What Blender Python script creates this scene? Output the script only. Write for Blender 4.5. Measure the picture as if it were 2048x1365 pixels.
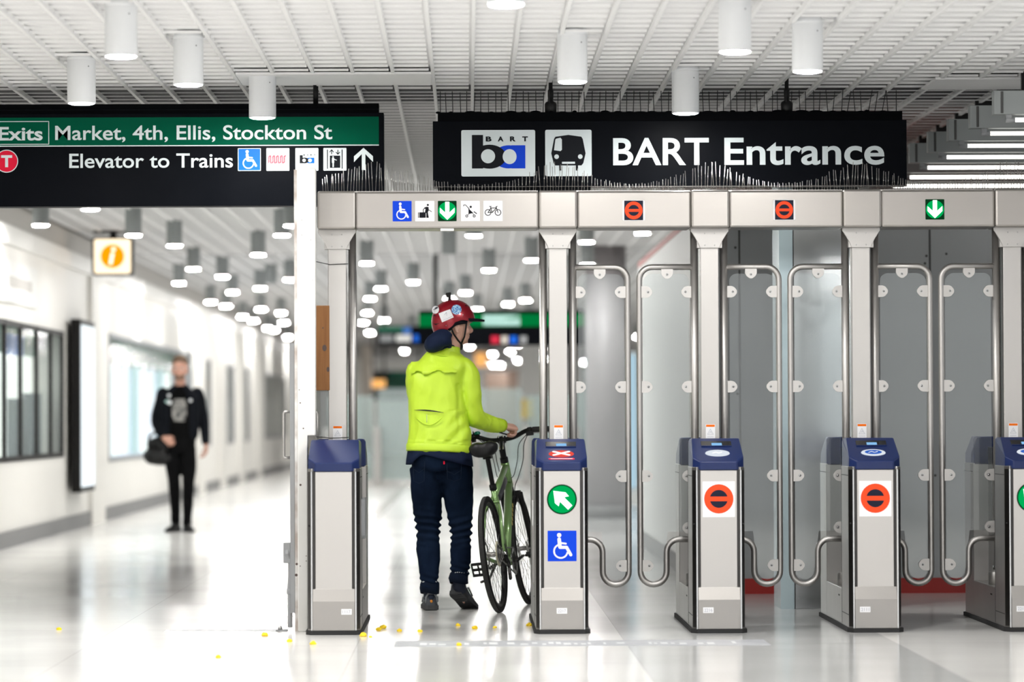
import bpy, bmesh, math, random
from mathutils import Vector, Matrix, noise

for o in list(bpy.data.objects):
    bpy.data.objects.remove(o)
SC = bpy.context.scene
COL = SC.collection
PI = math.pi

# ------------------------------------------------------------------ camera
FPX = 7680.0            # focal length in pixels of the 2048 px wide frame (135 mm on 36 mm)
CAMH = 1.15
YAW = math.atan((1024 - 935) / FPX)
PITCH = math.atan((837 - 682.5) / FPX)
ROLL = -0.0040
cam_d = bpy.data.cameras.new('camera')
cam = bpy.data.objects.new('camera', cam_d)
COL.objects.link(cam)
RC = (Matrix.Rotation(-YAW, 3, 'Z') @ Matrix.Rotation(PI / 2 + PITCH, 3, 'X') @ Matrix.Rotation(ROLL, 3, 'Z'))
cam.matrix_world = Matrix.Translation((0, 0, CAMH)) @ RC.to_4x4()
cam_d.sensor_width = 36.0
cam_d.lens = FPX / 2048 * 36.0
cam_d.clip_start = 0.5
cam_d.clip_end = 400
cam_d.dof.use_dof = True
cam_d.dof.focus_distance = 21.9
cam_d.dof.aperture_fstop = 1.9
SC.camera = cam

# ------------------------------------------------------------------ world, exposure
SC.view_settings.view_transform = 'Standard'
SC.view_settings.look = 'None'
SC.view_settings.gamma = 1.0
SC.view_settings.use_curve_mapping = False
SC.view_settings.exposure = 0.80
W = bpy.data.worlds.new('world')
SC.world = W
W.use_nodes = True
bg = W.node_tree.nodes['Background']
bg.inputs[0].default_value = (0.97, 0.985, 1.0, 1)
bg.inputs[1].default_value = 0.47
SC.cycles.use_denoising = True
SC.cycles.sample_clamp_indirect = 6.0
SC.cycles.caustics_reflective = False
SC.cycles.caustics_refractive = False
SC.cycles.max_bounces = 10
SC.cycles.transparent_max_bounces = 16
LAMP_STRENGTH = 300.0
TUBE_STRENGTH = 2.2


def U(px, py, Y):
    """the point of the place seen at pixel px,py of the photograph at depth Y"""
    d = RC @ Vector(((px - 1024) / FPX, (682.5 - py) / FPX, -1.0))
    t = Y / d.y
    return Vector((d.x * t, Y, CAMH + d.z * t))


def floor_pt(px, py):
    d = RC @ Vector(((px - 1024) / FPX, (682.5 - py) / FPX, -1.0))
    t = -CAMH / d.z
    return Vector((d.x * t, d.y * t, 0))


def UX(px, Y): return (px - 935) * Y / FPX
def UZ(py, Y): return CAMH + (837 - py) * Y / FPX


# ------------------------------------------------------------------ materials
MATS = {}


def mat(name, col=(.8, .8, .8), rough=.5, metal=0.0, spec=.5, emit=None, estr=0.0, coat=0.0,
        noise_col=None, noise_scale=8.0, noise_amt=.5, noise_vec=(1, 1, 1), bump=0.0, bump_scale=40.0,
        bump_vec=(1, 1, 1), rough_var=0.0):
    m = bpy.data.materials.new(name)
    MATS[name] = m
    m.use_nodes = True
    nt = m.node_tree
    b = nt.nodes['Principled BSDF']
    b.inputs['Base Color'].default_value = (*col, 1)
    b.inputs['Roughness'].default_value = rough
    b.inputs['Metallic'].default_value = metal
    b.inputs['Specular IOR Level'].default_value = spec
    if coat:
        b.inputs['Coat Weight'].default_value = coat
        b.inputs['Coat Roughness'].default_value = .08
    if emit:
        b.inputs['Emission Color'].default_value = (*emit, 1)
        b.inputs['Emission Strength'].default_value = estr

    def tex(scale, vec, detail=4.0):
        tc = nt.nodes.new('ShaderNodeTexCoord')
        mp = nt.nodes.new('ShaderNodeMapping')
        mp.inputs['Scale'].default_value = vec
        nt.links.new(tc.outputs['Object'], mp.inputs[0])
        n = nt.nodes.new('ShaderNodeTexNoise')
        n.inputs['Scale'].default_value = scale
        n.inputs['Detail'].default_value = detail
        nt.links.new(mp.outputs[0], n.inputs['Vector'])
        return n
    if noise_col:
        n = tex(noise_scale, noise_vec)
        r = nt.nodes.new('ShaderNodeValToRGB')
        r.color_ramp.elements[0].position = .5 - .5 * noise_amt
        r.color_ramp.elements[1].position = .5 + .5 * noise_amt
        r.color_ramp.elements[0].color = (*noise_col, 1)
        r.color_ramp.elements[1].color = (*col, 1)
        nt.links.new(n.outputs['Fac'], r.inputs[0])
        nt.links.new(r.outputs[0], b.inputs['Base Color'])
    if rough_var:
        n = tex(noise_scale, noise_vec)
        mr = nt.nodes.new('ShaderNodeMapRange')
        mr.inputs['To Min'].default_value = max(0, rough - rough_var)
        mr.inputs['To Max'].default_value = rough + rough_var
        nt.links.new(n.outputs['Fac'], mr.inputs[0])
        nt.links.new(mr.outputs[0], b.inputs['Roughness'])
    if bump:
        n = tex(bump_scale, bump_vec)
        bp = nt.nodes.new('ShaderNodeBump')
        bp.inputs['Strength'].default_value = bump
        bp.inputs['Distance'].default_value = .01
        nt.links.new(n.outputs['Fac'], bp.inputs['Height'])
        nt.links.new(bp.outputs[0], b.inputs['Normal'])
    return m


def glass_mat(name, tint=(.96, .98, .98), haze=.08, haze_col=(.8, .84, .85), rough=.06, refl=.10, fres=.6):
    """thin clear sheet: see-through, with a mirror reflection and a little pale haze"""
    m = bpy.data.materials.new(name)
    MATS[name] = m
    m.use_nodes = True
    nt = m.node_tree
    nt.nodes.clear()
    out = nt.nodes.new('ShaderNodeOutputMaterial')
    tr = nt.nodes.new('ShaderNodeBsdfTransparent')
    tr.inputs[0].default_value = (*tint, 1)
    df = nt.nodes.new('ShaderNodeBsdfDiffuse')
    df.inputs[0].default_value = (*haze_col, 1)
    gl = nt.nodes.new('ShaderNodeBsdfGlossy')
    gl.inputs['Roughness'].default_value = rough
    m1 = nt.nodes.new('ShaderNodeMixShader')
    m1.inputs[0].default_value = haze
    m2 = nt.nodes.new('ShaderNodeMixShader')
    lw = nt.nodes.new('ShaderNodeLayerWeight')
    lw.inputs[0].default_value = .35
    ma = nt.nodes.new('ShaderNodeMath')
    ma.operation = 'MULTIPLY_ADD'
    ma.inputs[1].default_value = fres
    ma.inputs[2].default_value = refl
    nt.links.new(lw.outputs['Fresnel'], ma.inputs[0])
    nt.links.new(ma.outputs[0], m2.inputs[0])
    nt.links.new(tr.outputs[0], m1.inputs[1])
    nt.links.new(df.outputs[0], m1.inputs[2])
    nt.links.new(m1.outputs[0], m2.inputs[1])
    nt.links.new(gl.outputs[0], m2.inputs[2])
    nt.links.new(m2.outputs[0], out.inputs[0])
    return m


def emis(name, col, s):
    m = bpy.data.materials.new(name)
    MATS[name] = m
    m.use_nodes = True
    nt = m.node_tree
    nt.nodes.clear()
    out = nt.nodes.new('ShaderNodeOutputMaterial')
    e = nt.nodes.new('ShaderNodeEmission')
    e.inputs[0].default_value = (*col, 1)
    e.inputs[1].default_value = s
    nt.links.new(e.outputs[0], out.inputs[0])
    return m


# metals
mat('steel', (.46, .445, .43), .36, 1.0, noise_scale=3, noise_vec=(14, 14, .6), rough_var=.07, bump=.03, bump_scale=5, bump_vec=(1, 1, .4))
mat('steel_panel', (.54, .52, .50), .33, 1.0, noise_scale=3, rough_var=.03, bump=.05, bump_scale=7, bump_vec=(1, 1, .12))
mat('steel_tube', (.46, .445, .43), .42, .92)
mat('steel_dark', (.10, .095, .092), .32, 1.0)
mat('groove_shade', (.022, .020, .019), .5)
mat('steel_header', (.37, .35, .33), .36, 1.0, noise_scale=4, noise_vec=(.6, 10, 10), rough_var=.08, bump=.03, bump_scale=2.5)
mat('steel_kick', (.36, .345, .33), .42, 1.0)
mat('chrome', (.75, .75, .75), .15, 1.0)
mat('bolt', (.45, .45, .45), .3, 1.0)
mat('tab_plate', (.52, .505, .49), .45, .6)
mat('spike_wire', (.62, .60, .58), .35, .9)
mat('black_wire', (.012, .012, .014), .5)
# plastics and paint
mat('cap_blue', (.008, .019, .088), .32, 0, spec=.35)
mat('rubber', (.012, .012, .013), .75)
mat('black_gloss', (.010, .010, .011), .22)
mat('black_plastic', (.005, .005, .0055), .45, spec=.3)
mat('grey_plastic', (.30, .31, .32), .5)
mat('white_plastic', (.80, .80, .79), .45)
mat('sign_black', (.0025, .0032, .005), .42, spec=.03, noise_col=(.0038, .0045, .0065), noise_scale=5)
mat('sign_black_matt', (.002, .0023, .003), .6, spec=.03)
mat('sign_green', (.0, .085, .044), .45, spec=.03)
mat('sign_white', (.70, .76, .78), .5, spec=.08, noise_col=(.64, .71, .72), noise_scale=5)
mat('sign_blue', (.006, .055, .62), .4, spec=.08)
mat('sign_blue_light', (.008, .13, .72), .4, spec=.08)
mat('sign_ink', (.008, .009, .012), .45, spec=.08)
mat('sign_red', (.72, .012, .045), .4, spec=.08)
mat('sign_pink', (.62, .025, .06), .5, spec=.08)
mat('sticker_white', (.82, .82, .84), .4, spec=.08)
mat('sticker_orange', (.86, .075, .022), .4, spec=.08)
mat('sticker_navy', (.016, .018, .035), .4, spec=.08)
mat('warn_orange', (.85, .17, .01), .45, spec=.08)
mat('warn_grey', (.55, .57, .62), .5, spec=.08)
mat('num_ink', (.46, .47, .52), .5)
emis('signal_green', (.0, .40, .09), .62)
emis('signal_green_deep', (.0, .10, .022), .7)
emis('signal_white', (.82, 1, .88), 1.5)
mat('signal_back', (.002, .012, .005), .5, spec=.03, emit=(0, .05, .012), estr=.3)
emis('screen', (.30, .62, 1.0), .5)
emis('reader_ring', (.86, .92, 1.0), .5)
emis('reader_blue', (.05, .18, .75), .4)
emis('reader_red', (.95, .10, .07), .5)
emis('lens_light', (1.0, .985, .96), LAMP_STRENGTH)
mat('lens_off', (.30, .32, .33), .4)
emis('tube_light', (1.0, .97, .90), TUBE_STRENGTH)
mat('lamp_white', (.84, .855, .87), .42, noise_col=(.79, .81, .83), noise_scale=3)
mat('lamp_white_shaded', (.27, .29, .29), .5)  # lamp white with the shade put into the colour
emis('info_face', (1.0, .82, .58), .95)
emis('info_orange', (1.0, .37, .002), .65)
emis('info_white', (1.0, .90, .72), 1.1)
emis('ad_face', (.88, .96, 1.0), .8)
# room
mat('ceiling_white', (.93, .93, .93), .6)
mat('ceiling_back', (.92, .92, .92), .8, noise_col=(.80, .80, .81), noise_scale=1.2)
mat('ceiling_void_shade', (.10, .10, .105), .9)
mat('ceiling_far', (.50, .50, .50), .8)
mat('wall_cream', (.83, .815, .775), .5, noise_col=(.80, .785, .745), noise_scale=.6)
mat('wall_band', (.86, .85, .82), .5)
mat('wall_upper', (.55, .53, .50), .6)
mat('base_grey', (.20, .20, .20), .5)
mat('booth_grey', (.30, .31, .315), .42, .3, noise_col=(.27, .28, .285), noise_scale=1.2, bump=.02, bump_scale=1.5)
mat('booth_white', (.78, .78, .77), .45)
mat('seam', (.06, .06, .06), .7)
mat('red_base', (.33, .012, .008), .45)
mat('red_trim', (.42, .06, .04), .5)
mat('column_steel', (.60, .62, .63), .17, 1.0, bump=.06, bump_scale=1.2, bump_vec=(1, 1, .25))
mat('column_blue', (.56, .68, .72), .25, .6)
mat('dark_door', (.05, .054, .055), .4)
mat('frame_dark', (.007, .0065, .006), .5, spec=.2)
mat('shop_back_glow', (.70, .72, .66), .7, noise_col=(.62, .66, .60), noise_scale=.9, emit=(.78, .82, .77), estr=1.0)  # glow in the colour brightens the window; the wall is no lamp
mat('shop_green', (.03, .16, .09), .7)
mat('shop_dark', (.16, .18, .20), .7)
mat('shop_violet_glow', (.52, .55, .70), .7, noise_col=(.40, .47, .62), noise_scale=1.3, noise_vec=(1, 3, .2), emit=(.55, .6, .75), estr=.6)  # glow put into the backdrop colour to brighten the second window
mat('far_beige', (.60, .55, .49), .7)
mat('far_white', (.84, .84, .82), .7)
mat('shop_white_glow', (.8, .82, .84), .7, emit=(.85, .88, .92), estr=.7)  # white with a glow mixed in, so the recess reads bright
mat('shop_teal_glow', (.5, .68, .66), .7, emit=(.5, .7, .68), estr=.5)  # teal given a glow in place of light falling on it
mat('far_dark', (.06, .06, .06), .7)
mat('far_green', (.015, .15, .09), .6)
mat('far_teal', (.36, .55, .52), .4)
mat('column_grey', (.30, .28, .285), .5)
emis('far_blue_lit', (.55, .80, .95), .45)
mat('far_brown', (.36, .26, .21), .7)
mat('far_blue', (.05, .20, .65), .6)
mat('far_yellow', (.85, .58, .04), .5)
mat('far_orange', (.9, .45, .12), .5, emit=(1, .5, .15), estr=.4)
emis('far_green_lit', (.0, .20, .045), .55)
emis('far_white_lit', (.62, .92, .85), .6)
mat('post_white', (.76, .755, .735), .5, spec=.2, noise_col=(.74, .73, .70), noise_scale=6)
mat('post_side', (.70, .69, .67), .5, noise_col=(.42, .36, .32), noise_scale=9, noise_amt=.25)
mat('chip', (.10, .07, .06), .8)
mat('decal_grey', (.36, .37, .40), .45, noise_col=(.50, .51, .53), noise_scale=5)
mat('decal_white', (.72, .73, .74), .5)
mat('yellow_scrap', (.95, .66, .01), .6)
glass_mat('door_glass', haze=.045, refl=.05, rough=.04)
glass_mat('shop_glass', haze=.06, refl=.05, fres=.22)
glass_mat('barrier_glass', tint=(.86, .95, .94), haze=.22, haze_col=(.80, .90, .89), refl=.08, fres=.3)
# people and bicycle
mat('skin', (.74, .45, .345), .5, noise_col=(.66, .36, .27), noise_scale=18)
mat('skin_pale', (.60, .33, .24), .5, noise_col=(.52, .27, .2), noise_scale=18)
mat('hair_grey', (.42, .40, .38), .7)
mat('hair_brown', (.16, .095, .055), .7, noise_col=(.11, .065, .04), noise_scale=60)
mat('eye_white', (.8, .8, .8), .3)
mat('eye_dark', (.03, .02, .015), .2)
mat('jacket_yellow', (.62, .87, .045), .5, noise_col=(.57, .82, .035), noise_scale=4, bump=.5, bump_scale=11, bump_vec=(1, 1, .6))
mat('jacket_edge', (.50, .72, .008), .6)
mat('shirt_navy', (.006, .013, .04), .8, spec=.2, bump=.15, bump_scale=14)
mat('denim', (.0014, .0026, .0068), .9, spec=.04, noise_col=(.0095, .020, .046), noise_scale=5, noise_amt=.8, noise_vec=(1, 1, .6), bump=.25, bump_scale=22)
mat('denim_thread', (.012, .02, .036), .85, spec=.1)
mat('denim_cuff', (.004, .009, .022), .9, spec=.15)
mat('reflect_strip', (.45, .47, .50), .4)
mat('helmet_red', (.30, .004, .016), .30, .3, coat=.4)
mat('helmet_dark', (.003, .004, .009), .6, spec=.2)
mat('helm_blue', (.02, .16, .50), .4, noise_col=(.45, .68, .85), noise_scale=110, noise_amt=.15)
mat('helm_yellow', (.85, .62, .2), .5)
mat('shoe_grey', (.055, .062, .072), .7, noise_col=(.035, .04, .05), noise_scale=20)
mat('shoe_blue', (.008, .014, .032), .8)
mat('shoe_silver', (.22, .235, .25), .5)
mat('shoe_orange', (.80, .30, .03), .5)
mat('sole_grey', (.045, .047, .05), .85)
mat('bike_green', (.24, .40, .145), .28, .35, coat=.5)
mat('bike_decal', (.55, .42, .06), .4)
mat('tyre', (.008, .008, .008), .8, spec=.2)
mat('tyre_tread', (.03, .03, .029), .85, bump=.5, bump_scale=90)
mat('spoke_metal', (.22, .22, .22), .4, .6)
mat('cream_disc', (.66, .62, .46), .4)
mat('bell_green', (.01, .20, .13), .25)
mat('bottle_dark', (.05, .05, .055), .3)
mat('leather_black', (.006, .006, .0065), .42, spec=.3)
mat('jacket_black', (.0025, .0035, .0065), .8, spec=.15, bump=.2, bump_scale=12)
mat('shirt_black', (.002, .002, .0022), .9, spec=.1)
mat('shirt_print', (.34, .33, .31), .8, noise_col=(.06, .06, .06), noise_scale=22, noise_amt=.3)
mat('trousers_black', (.0025, .0025, .003), .9, spec=.12)
mat('shoe_black', (.003, .003, .003), .6, spec=.2)
mat('badge_white', (.8, .82, .84), .4)

wood = mat('wood', (.33, .155, .058), .65, spec=.2, noise_col=(.22, .095, .036), noise_scale=4, noise_vec=(9, 9, .7))


def floor_material():
    m = bpy.data.materials.new('terrazzo')
    m.use_nodes = True
    nt = m.node_tree
    b = nt.nodes['Principled BSDF']
    N, L = nt.nodes.new, nt.links.new
    tc = N('ShaderNodeTexCoord')
    sp = N('ShaderNodeSeparateXYZ')
    L(tc.outputs['Object'], sp.inputs[0])

    def math_(op, a, bb=None, c=None):
        n = N('ShaderNodeMath')
        n.operation = op
        for i, v in enumerate((a, bb, c)):
            if v is None: continue
            if isinstance(v, (int, float)): n.inputs[i].default_value = v
            else: L(v, n.inputs[i])
        return n.outputs[0]

    def inrange(v, a, c):
        return math_('MULTIPLY', math_('GREATER_THAN', v, a), math_('LESS_THAN', v, c))
    X, Y = sp.outputs[0], sp.outputs[1]
    strip = inrange(X, .80, 2.17)
    thin = inrange(X, -1.16, -1.02)
    fx = math_('FRACT', math_('ADD', math_('DIVIDE', X, 1.37), .416))
    fy = math_('FRACT', math_('DIVIDE', Y, 1.5))
    jx = math_('LESS_THAN', fx, .004)
    jy = math_('LESS_THAN', fy, .006)
    joint = math_('MAXIMUM', jx, jy)
    n = N('ShaderNodeTexNoise')
    n.inputs['Scale'].default_value = .8
    n.inputs['Detail'].default_value = 5
    L(tc.outputs['Object'], n.inputs['Vector'])
    n2 = N('ShaderNodeTexNoise')
    n2.inputs['Scale'].default_value = 60
    L(tc.outputs['Object'], n2.inputs['Vector'])

    def mix(f, a, c, k=1.0):
        x = N('ShaderNodeMix')
        x.data_type = 'RGBA'
        if k != 1.0: f = math_('MULTIPLY', f, k)
        if isinstance(f, (int, float)): x.inputs[0].default_value = f
        else: L(f, x.inputs[0])
        for i, v in ((6, a), (7, c)):
            if isinstance(v, tuple): x.inputs[i].default_value = (*v, 1)
            else: L(v, x.inputs[i])
        return x.outputs[2]
    base = mix(n.outputs[0], (.84, .83, .805), (.80, .79, .765))
    base = mix(n2.outputs[0], base, (.76, .75, .73), .25)
    c = mix(strip, base, (.52, .525, .52), .85)
    c = mix(thin, c, (.42, .38, .35), .75)
    c = mix(joint, c, (.45, .44, .42), .45)
    L(c, b.inputs['Base Color'])
    mr = N('ShaderNodeMapRange')
    mr.inputs['To Min'].default_value = .10
    mr.inputs['To Max'].default_value = .22
    L(n.outputs[0], mr.inputs[0])
    L(mr.outputs[0], b.inputs['Roughness'])
    b.inputs['Specular IOR Level'].default_value = .5
    MATS['terrazzo'] = m


floor_material()


# ------------------------------------------------------------------ mesh collector
def sub(a, b): return (a[0] - b[0], a[1] - b[1], a[2] - b[2])


class MB:
    def __init__(s, M=None):
        s.v, s.f, s.m, s.s = [], [], [], []
        s.M = M
        s.mats = []

    def mi(s, name):
        if name not in s.mats: s.mats.append(name)
        return s.mats.index(name)

    def add(s, vs, fs, mat, smooth=False, M=None):
        k = len(s.v)
        T = M if M is not None else s.M
        for p in vs:
            p = Vector(p)
            s.v.append(T @ p if T is not None else p)
        i = s.mi(mat)
        for f in fs:
            s.f.append([k + j for j in f])
            s.m.append(i)
            s.s.append(smooth)

    def box(s, x0, x1, y0, y1, z0, z1, mat, M=None):
        vs = [(x0, y0, z0), (x1, y0, z0), (x1, y1, z0), (x0, y1, z0), (x0, y0, z1), (x1, y0, z1), (x1, y1, z1), (x0, y1, z1)]
        s.add(vs, [(3, 2, 1, 0), (4, 5, 6, 7), (0, 1, 5, 4), (1, 2, 6, 5), (2, 3, 7, 6), (3, 0, 4, 7)], mat, False, M)

    def rings(s, rings, mat, smooth=True, cap0=True, cap1=True, closed=False, M=None):
        n = len(rings[0])
        vs = [p for r in rings for p in r]
        fs = []
        R = len(rings)
        for a in range(R if closed else R - 1):
            b = (a + 1) % R
            for j in range(n):
                k = (j + 1) % n
                fs.append((a * n + j, a * n + k, b * n + k, b * n + j))
        if not closed:
            if cap0: fs.append(tuple(range(n - 1, -1, -1)))
            if cap1: fs.append(tuple((R - 1) * n + j for j in range(n)))
        s.add(vs, fs, mat, smooth, M)

    def tube(s, path, r, mat, n=12, closed=False, cap=True, M=None, flat=1.0):
        P = [Vector(p) for p in path]
        R = r if isinstance(r, (list, tuple)) else [r] * len(P)
        k = len(P)
        T = []
        for i in range(k):
            a = P[i - 1] if (i > 0 or closed) else P[i]
            b = P[(i + 1) % k] if (i < k - 1 or closed) else P[i]
            d = (b - a)
            T.append(d.normalized() if d.length > 1e-9 else Vector((0, 0, 1)))
        up = Vector((0, 0, 1)) if abs(T[0].z) < .9 else Vector((0, 1, 0))
        u = (up - T[0] * up.dot(T[0])).normalized()
        rings = []
        for i in range(k):
            u = (u - T[i] * u.dot(T[i]))
            u = u.normalized() if u.length > 1e-9 else T[i].orthogonal().normalized()
            w = T[i].cross(u)
            rings.append([P[i] + (u * math.cos(t) * flat + w * math.sin(t)) * R[i] for t in (2 * PI * j / n for j in range(n))])
        s.rings(rings, mat, True, cap, cap, closed, M)

    def cyl(s, p0, p1, r0, mat, r1=None, n=20, M=None, smooth=True):
        r1 = r0 if r1 is None else r1
        s.tube([p0, p1], [r0, r1], mat, n, M=M)

    def lathe(s, prof, mat, n=24, c=(0, 0, 0), M=None, cap=True):
        rs = [[(c[0] + r * math.cos(2 * PI * j / n), c[1] + r * math.sin(2 * PI * j / n), c[2] + z) for j in range(n)] for r, z in prof]
        s.rings(rs, mat, True, cap, cap, M=M)

    def prism(s, poly, y0, y1, mat, M=None):
        """polygon in x,z (counter-clockwise seen from the front, -y) pushed from y0 back to y1"""
        n = len(poly)
        vs = [(x, y0, z) for x, z in poly] + [(x, y1, z) for x, z in poly]
        fs = [tuple(range(n)), tuple(range(2 * n - 1, n - 1, -1))]
        for j in range(n):
            k = (j + 1) % n
            fs.append((k, j, n + j, n + k))
        s.add(vs, fs, mat, False, M)

    def prism_x(s, poly, x0, x1, mat, M=None):
        """polygon in y,z pushed along x"""
        n = len(poly)
        vs = [(x0, y, z) for y, z in poly] + [(x1, y, z) for y, z in poly]
        fs = [tuple(range(n - 1, -1, -1)), tuple(range(n, 2 * n))]
        for j in range(n):
            k = (j + 1) % n
            fs.append((j, k, n + k, n + j))
        s.add(vs, fs, mat, False, M)

    def prism_z(s, poly, z0, z1, mat, M=None):
        n = len(poly)
        vs = [(x, y, z0) for x, y in poly] + [(x, y, z1) for x, y in poly]
        fs = [tuple(range(n - 1, -1, -1)), tuple(range(n, 2 * n))]
        for j in range(n):
            k = (j + 1) % n
            fs.append((j, k, n + k, n + j))
        s.add(vs, fs, mat, False, M)

    def ball(s, c, r, mat, n=14, M=None):
        rx, ry, rz = r if isinstance(r, (tuple, list)) else (r, r, r)
        m = max(6, n // 2)
        rs = []
        for i in range(m + 1):
            t = -PI / 2 + PI * i / m
            q = max(math.cos(t), .02)
            rs.append([(c[0] + rx * q * math.cos(2 * PI * j / n), c[1] + ry * q * math.sin(2 * PI * j / n), c[2] + rz * math.sin(t)) for j in range(n)])
        s.rings(rs, mat, True, M=M)

    # flat drawing in x,z at depth y (towards the viewer = smaller y)
    def face(s, poly, y, mat, M=None):
        s.add([(x, y, z) for x, z in poly], [tuple(range(len(poly)))], mat, False, M)

    def disc(s, cx, cz, r, y, mat, n=28, M=None):
        s.face([(cx + r * math.cos(2 * PI * j / n), cz + r * math.sin(2 * PI * j / n)) for j in range(n)], y, mat, M)

    def ring(s, cx, cz, r0, r1, y, mat, a0=0, a1=360, n=32, M=None, sq=1.0):
        vs, fs = [], []
        for j in range(n + 1):
            t = math.radians(a0 + (a1 - a0) * j / n)
            for r in (r0, r1): vs.append((cx + r * math.cos(t), y, cz + sq * r * math.sin(t)))
        for j in range(n): fs.append((2 * j, 2 * j + 1, 2 * j + 3, 2 * j + 2))
        s.add(vs, fs, mat, False, M)

    def stroke(s, pts, w, y, mat, round_=True, M=None):
        for a, b in zip(pts[:-1], pts[1:]):
            d = Vector((b[0] - a[0], b[1] - a[1]))
            if d.length < 1e-9: continue
            d.normalize()
            nx, nz = -d.y * w / 2, d.x * w / 2
            s.face([(a[0] - nx, a[1] - nz), (b[0] - nx, b[1] - nz), (b[0] + nx, b[1] + nz), (a[0] + nx, a[1] + nz)], y, mat, M)
        if round_:
            for i, p in enumerate(pts): s.disc(p[0], p[1], w / 2, y - .00004 * (i % 2 + 1), mat, 12, M)

    def build(s, name, parent=None, bevel=0.0, seg=2, kind=None, label=None):
        me = bpy.data.meshes.new(name)
        me.from_pydata([tuple(p) for p in s.v], [], s.f)
        for n in s.mats: me.materials.append(MATS[n])
        me.polygons.foreach_set('material_index', s.m)
        me.polygons.foreach_set('use_smooth', s.s)
        me.update()
        o = bpy.data.objects.new(name, me)
        COL.objects.link(o)
        if parent is not None: o.parent = parent
        if kind: o['kind'] = kind
        if label: o['label'] = label
        if bevel:
            b = o.modifiers.new('bevel', 'BEVEL')
            b.width = bevel
            b.segments = seg
            b.limit_method = 'ANGLE'
            b.angle_limit = math.radians(35)
            b.use_clamp_overlap = True
        return o


def rrect(x0, x1, z0, z1, r, n=4):
    P = []
    for cx, cz, a in ((x1 - r, z0 + r, -90), (x1 - r, z1 - r, 0), (x0 + r, z1 - r, 90), (x0 + r, z0 + r, 180)):
        for i in range(n + 1):
            t = math.radians(a + 90 * i / n)
            P.append((cx + r * math.cos(t), cz + r * math.sin(t)))
    return P


def arc(cx, cz, r, a0, a1, n=8):
    return [(cx + r * math.cos(math.radians(a0 + (a1 - a0) * i / n)), cz + r * math.sin(math.radians(a0 + (a1 - a0) * i / n))) for i in range(n + 1)]


def tag(o, label, cat, group=None, kind=None):
    o['label'] = label
    o['category'] = cat
    if group: o['group'] = group
    if kind: o['kind'] = kind
    return o


def thing(name, label, cat, loc=(0, 0, 0), rz=0.0, group=None):
    o = bpy.data.objects.new(name, None)
    o.empty_display_size = .1
    COL.objects.link(o)
    o.location = loc
    o.rotation_euler = (0, 0, rz)
    return tag(o, label, cat, group)


def struct(name, mb, bevel=0.0):
    return mb.build(name, None, bevel, kind='structure')


def text_geo(s, bold=.0, spacing=1.0):
    cu = bpy.data.curves.new('t', 'FONT')
    cu.body = s
    cu.size = 1.0
    cu.offset = bold
    cu.resolution_u = 6
    cu.space_character = spacing
    ob = bpy.data.objects.new('t', cu)
    COL.objects.link(ob)
    dg = bpy.context.evaluated_depsgraph_get()
    me = bpy.data.meshes.new_from_object(ob.evaluated_get(dg))
    vs = [(v.co.x, v.co.y) for v in me.vertices]
    fs = [tuple(p.vertices) for p in me.polygons]
    bpy.data.objects.remove(ob)
    bpy.data.curves.remove(cu)
    bpy.data.meshes.remove(me)
    return vs, fs


def text_box(mb, s, x0, x1, z0, z1, y, mat, bold=.02, ref=None, spacing=1.0):
    """lettering fitted to x0..x1; z0 is the baseline, z1 the capital height"""
    vs, fs = text_geo(s, bold, spacing)
    rv, _ = text_geo(ref or 'E', bold)
    h0, h1 = min(v[1] for v in rv), max(v[1] for v in rv)
    a, b = min(v[0] for v in vs), max(v[0] for v in vs)
    put = lambda q, dy: [(x0 + (v[0] - a) / (b - a) * (x1 - x0), y - dy, z0 + (v[1] - h0) / (h1 - h0) * (z1 - z0)) for v in q]
    mb.add(put(vs, 0), fs, mat)
    if 'M' in s:                # the thickened M crosses itself; its thin form closes the gap
        v2, f2 = text_geo(s, 0, spacing)
        mb.add(put(v2, .0002), f2, mat)


def text_words(parent, s, x0, x1, z0, z1, y, mat, bold):
    """a line of lettering, every word a part of its own"""
    full, _ = text_geo(s, bold)
    A, B = min(v[0] for v in full), max(v[0] for v in full)
    k = (x1 - x0) / (B - A)
    pre = ''
    for w in s.split(' '):
        pre = (pre + ' ' + w) if pre else w
        pv, _ = text_geo(pre, bold)
        wv, _ = text_geo(w, bold)
        e = max(v[0] for v in pv)
        st = e - (max(v[0] for v in wv) - min(v[0] for v in wv))
        m = MB()
        text_box(m, w, x0 + (st - A) * k, x0 + (e - A) * k, z0, z1, y, mat, bold)
        m.build('lettering', parent)
# ------------------------------------------------------------------ the concourse shell
CEIL = CAMH + 1.967
WALLX = -4.167
END = 128.0
b = MB()
b.box(-9.5, 9.5, -6, END + 2, -.2, 0, 'terrazzo')
struct('floor', b)

b = MB()
Y0, YF = 12.6, 46.0
RAILS = [-.4183 + .2268 * k for k in range(-17, 30)]
RAILS = [x for x in RAILS if x > WALLX + .02]
FINS = []
y = Y0
while y < YF:
    FINS.append(y)
    y += .239
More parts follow.
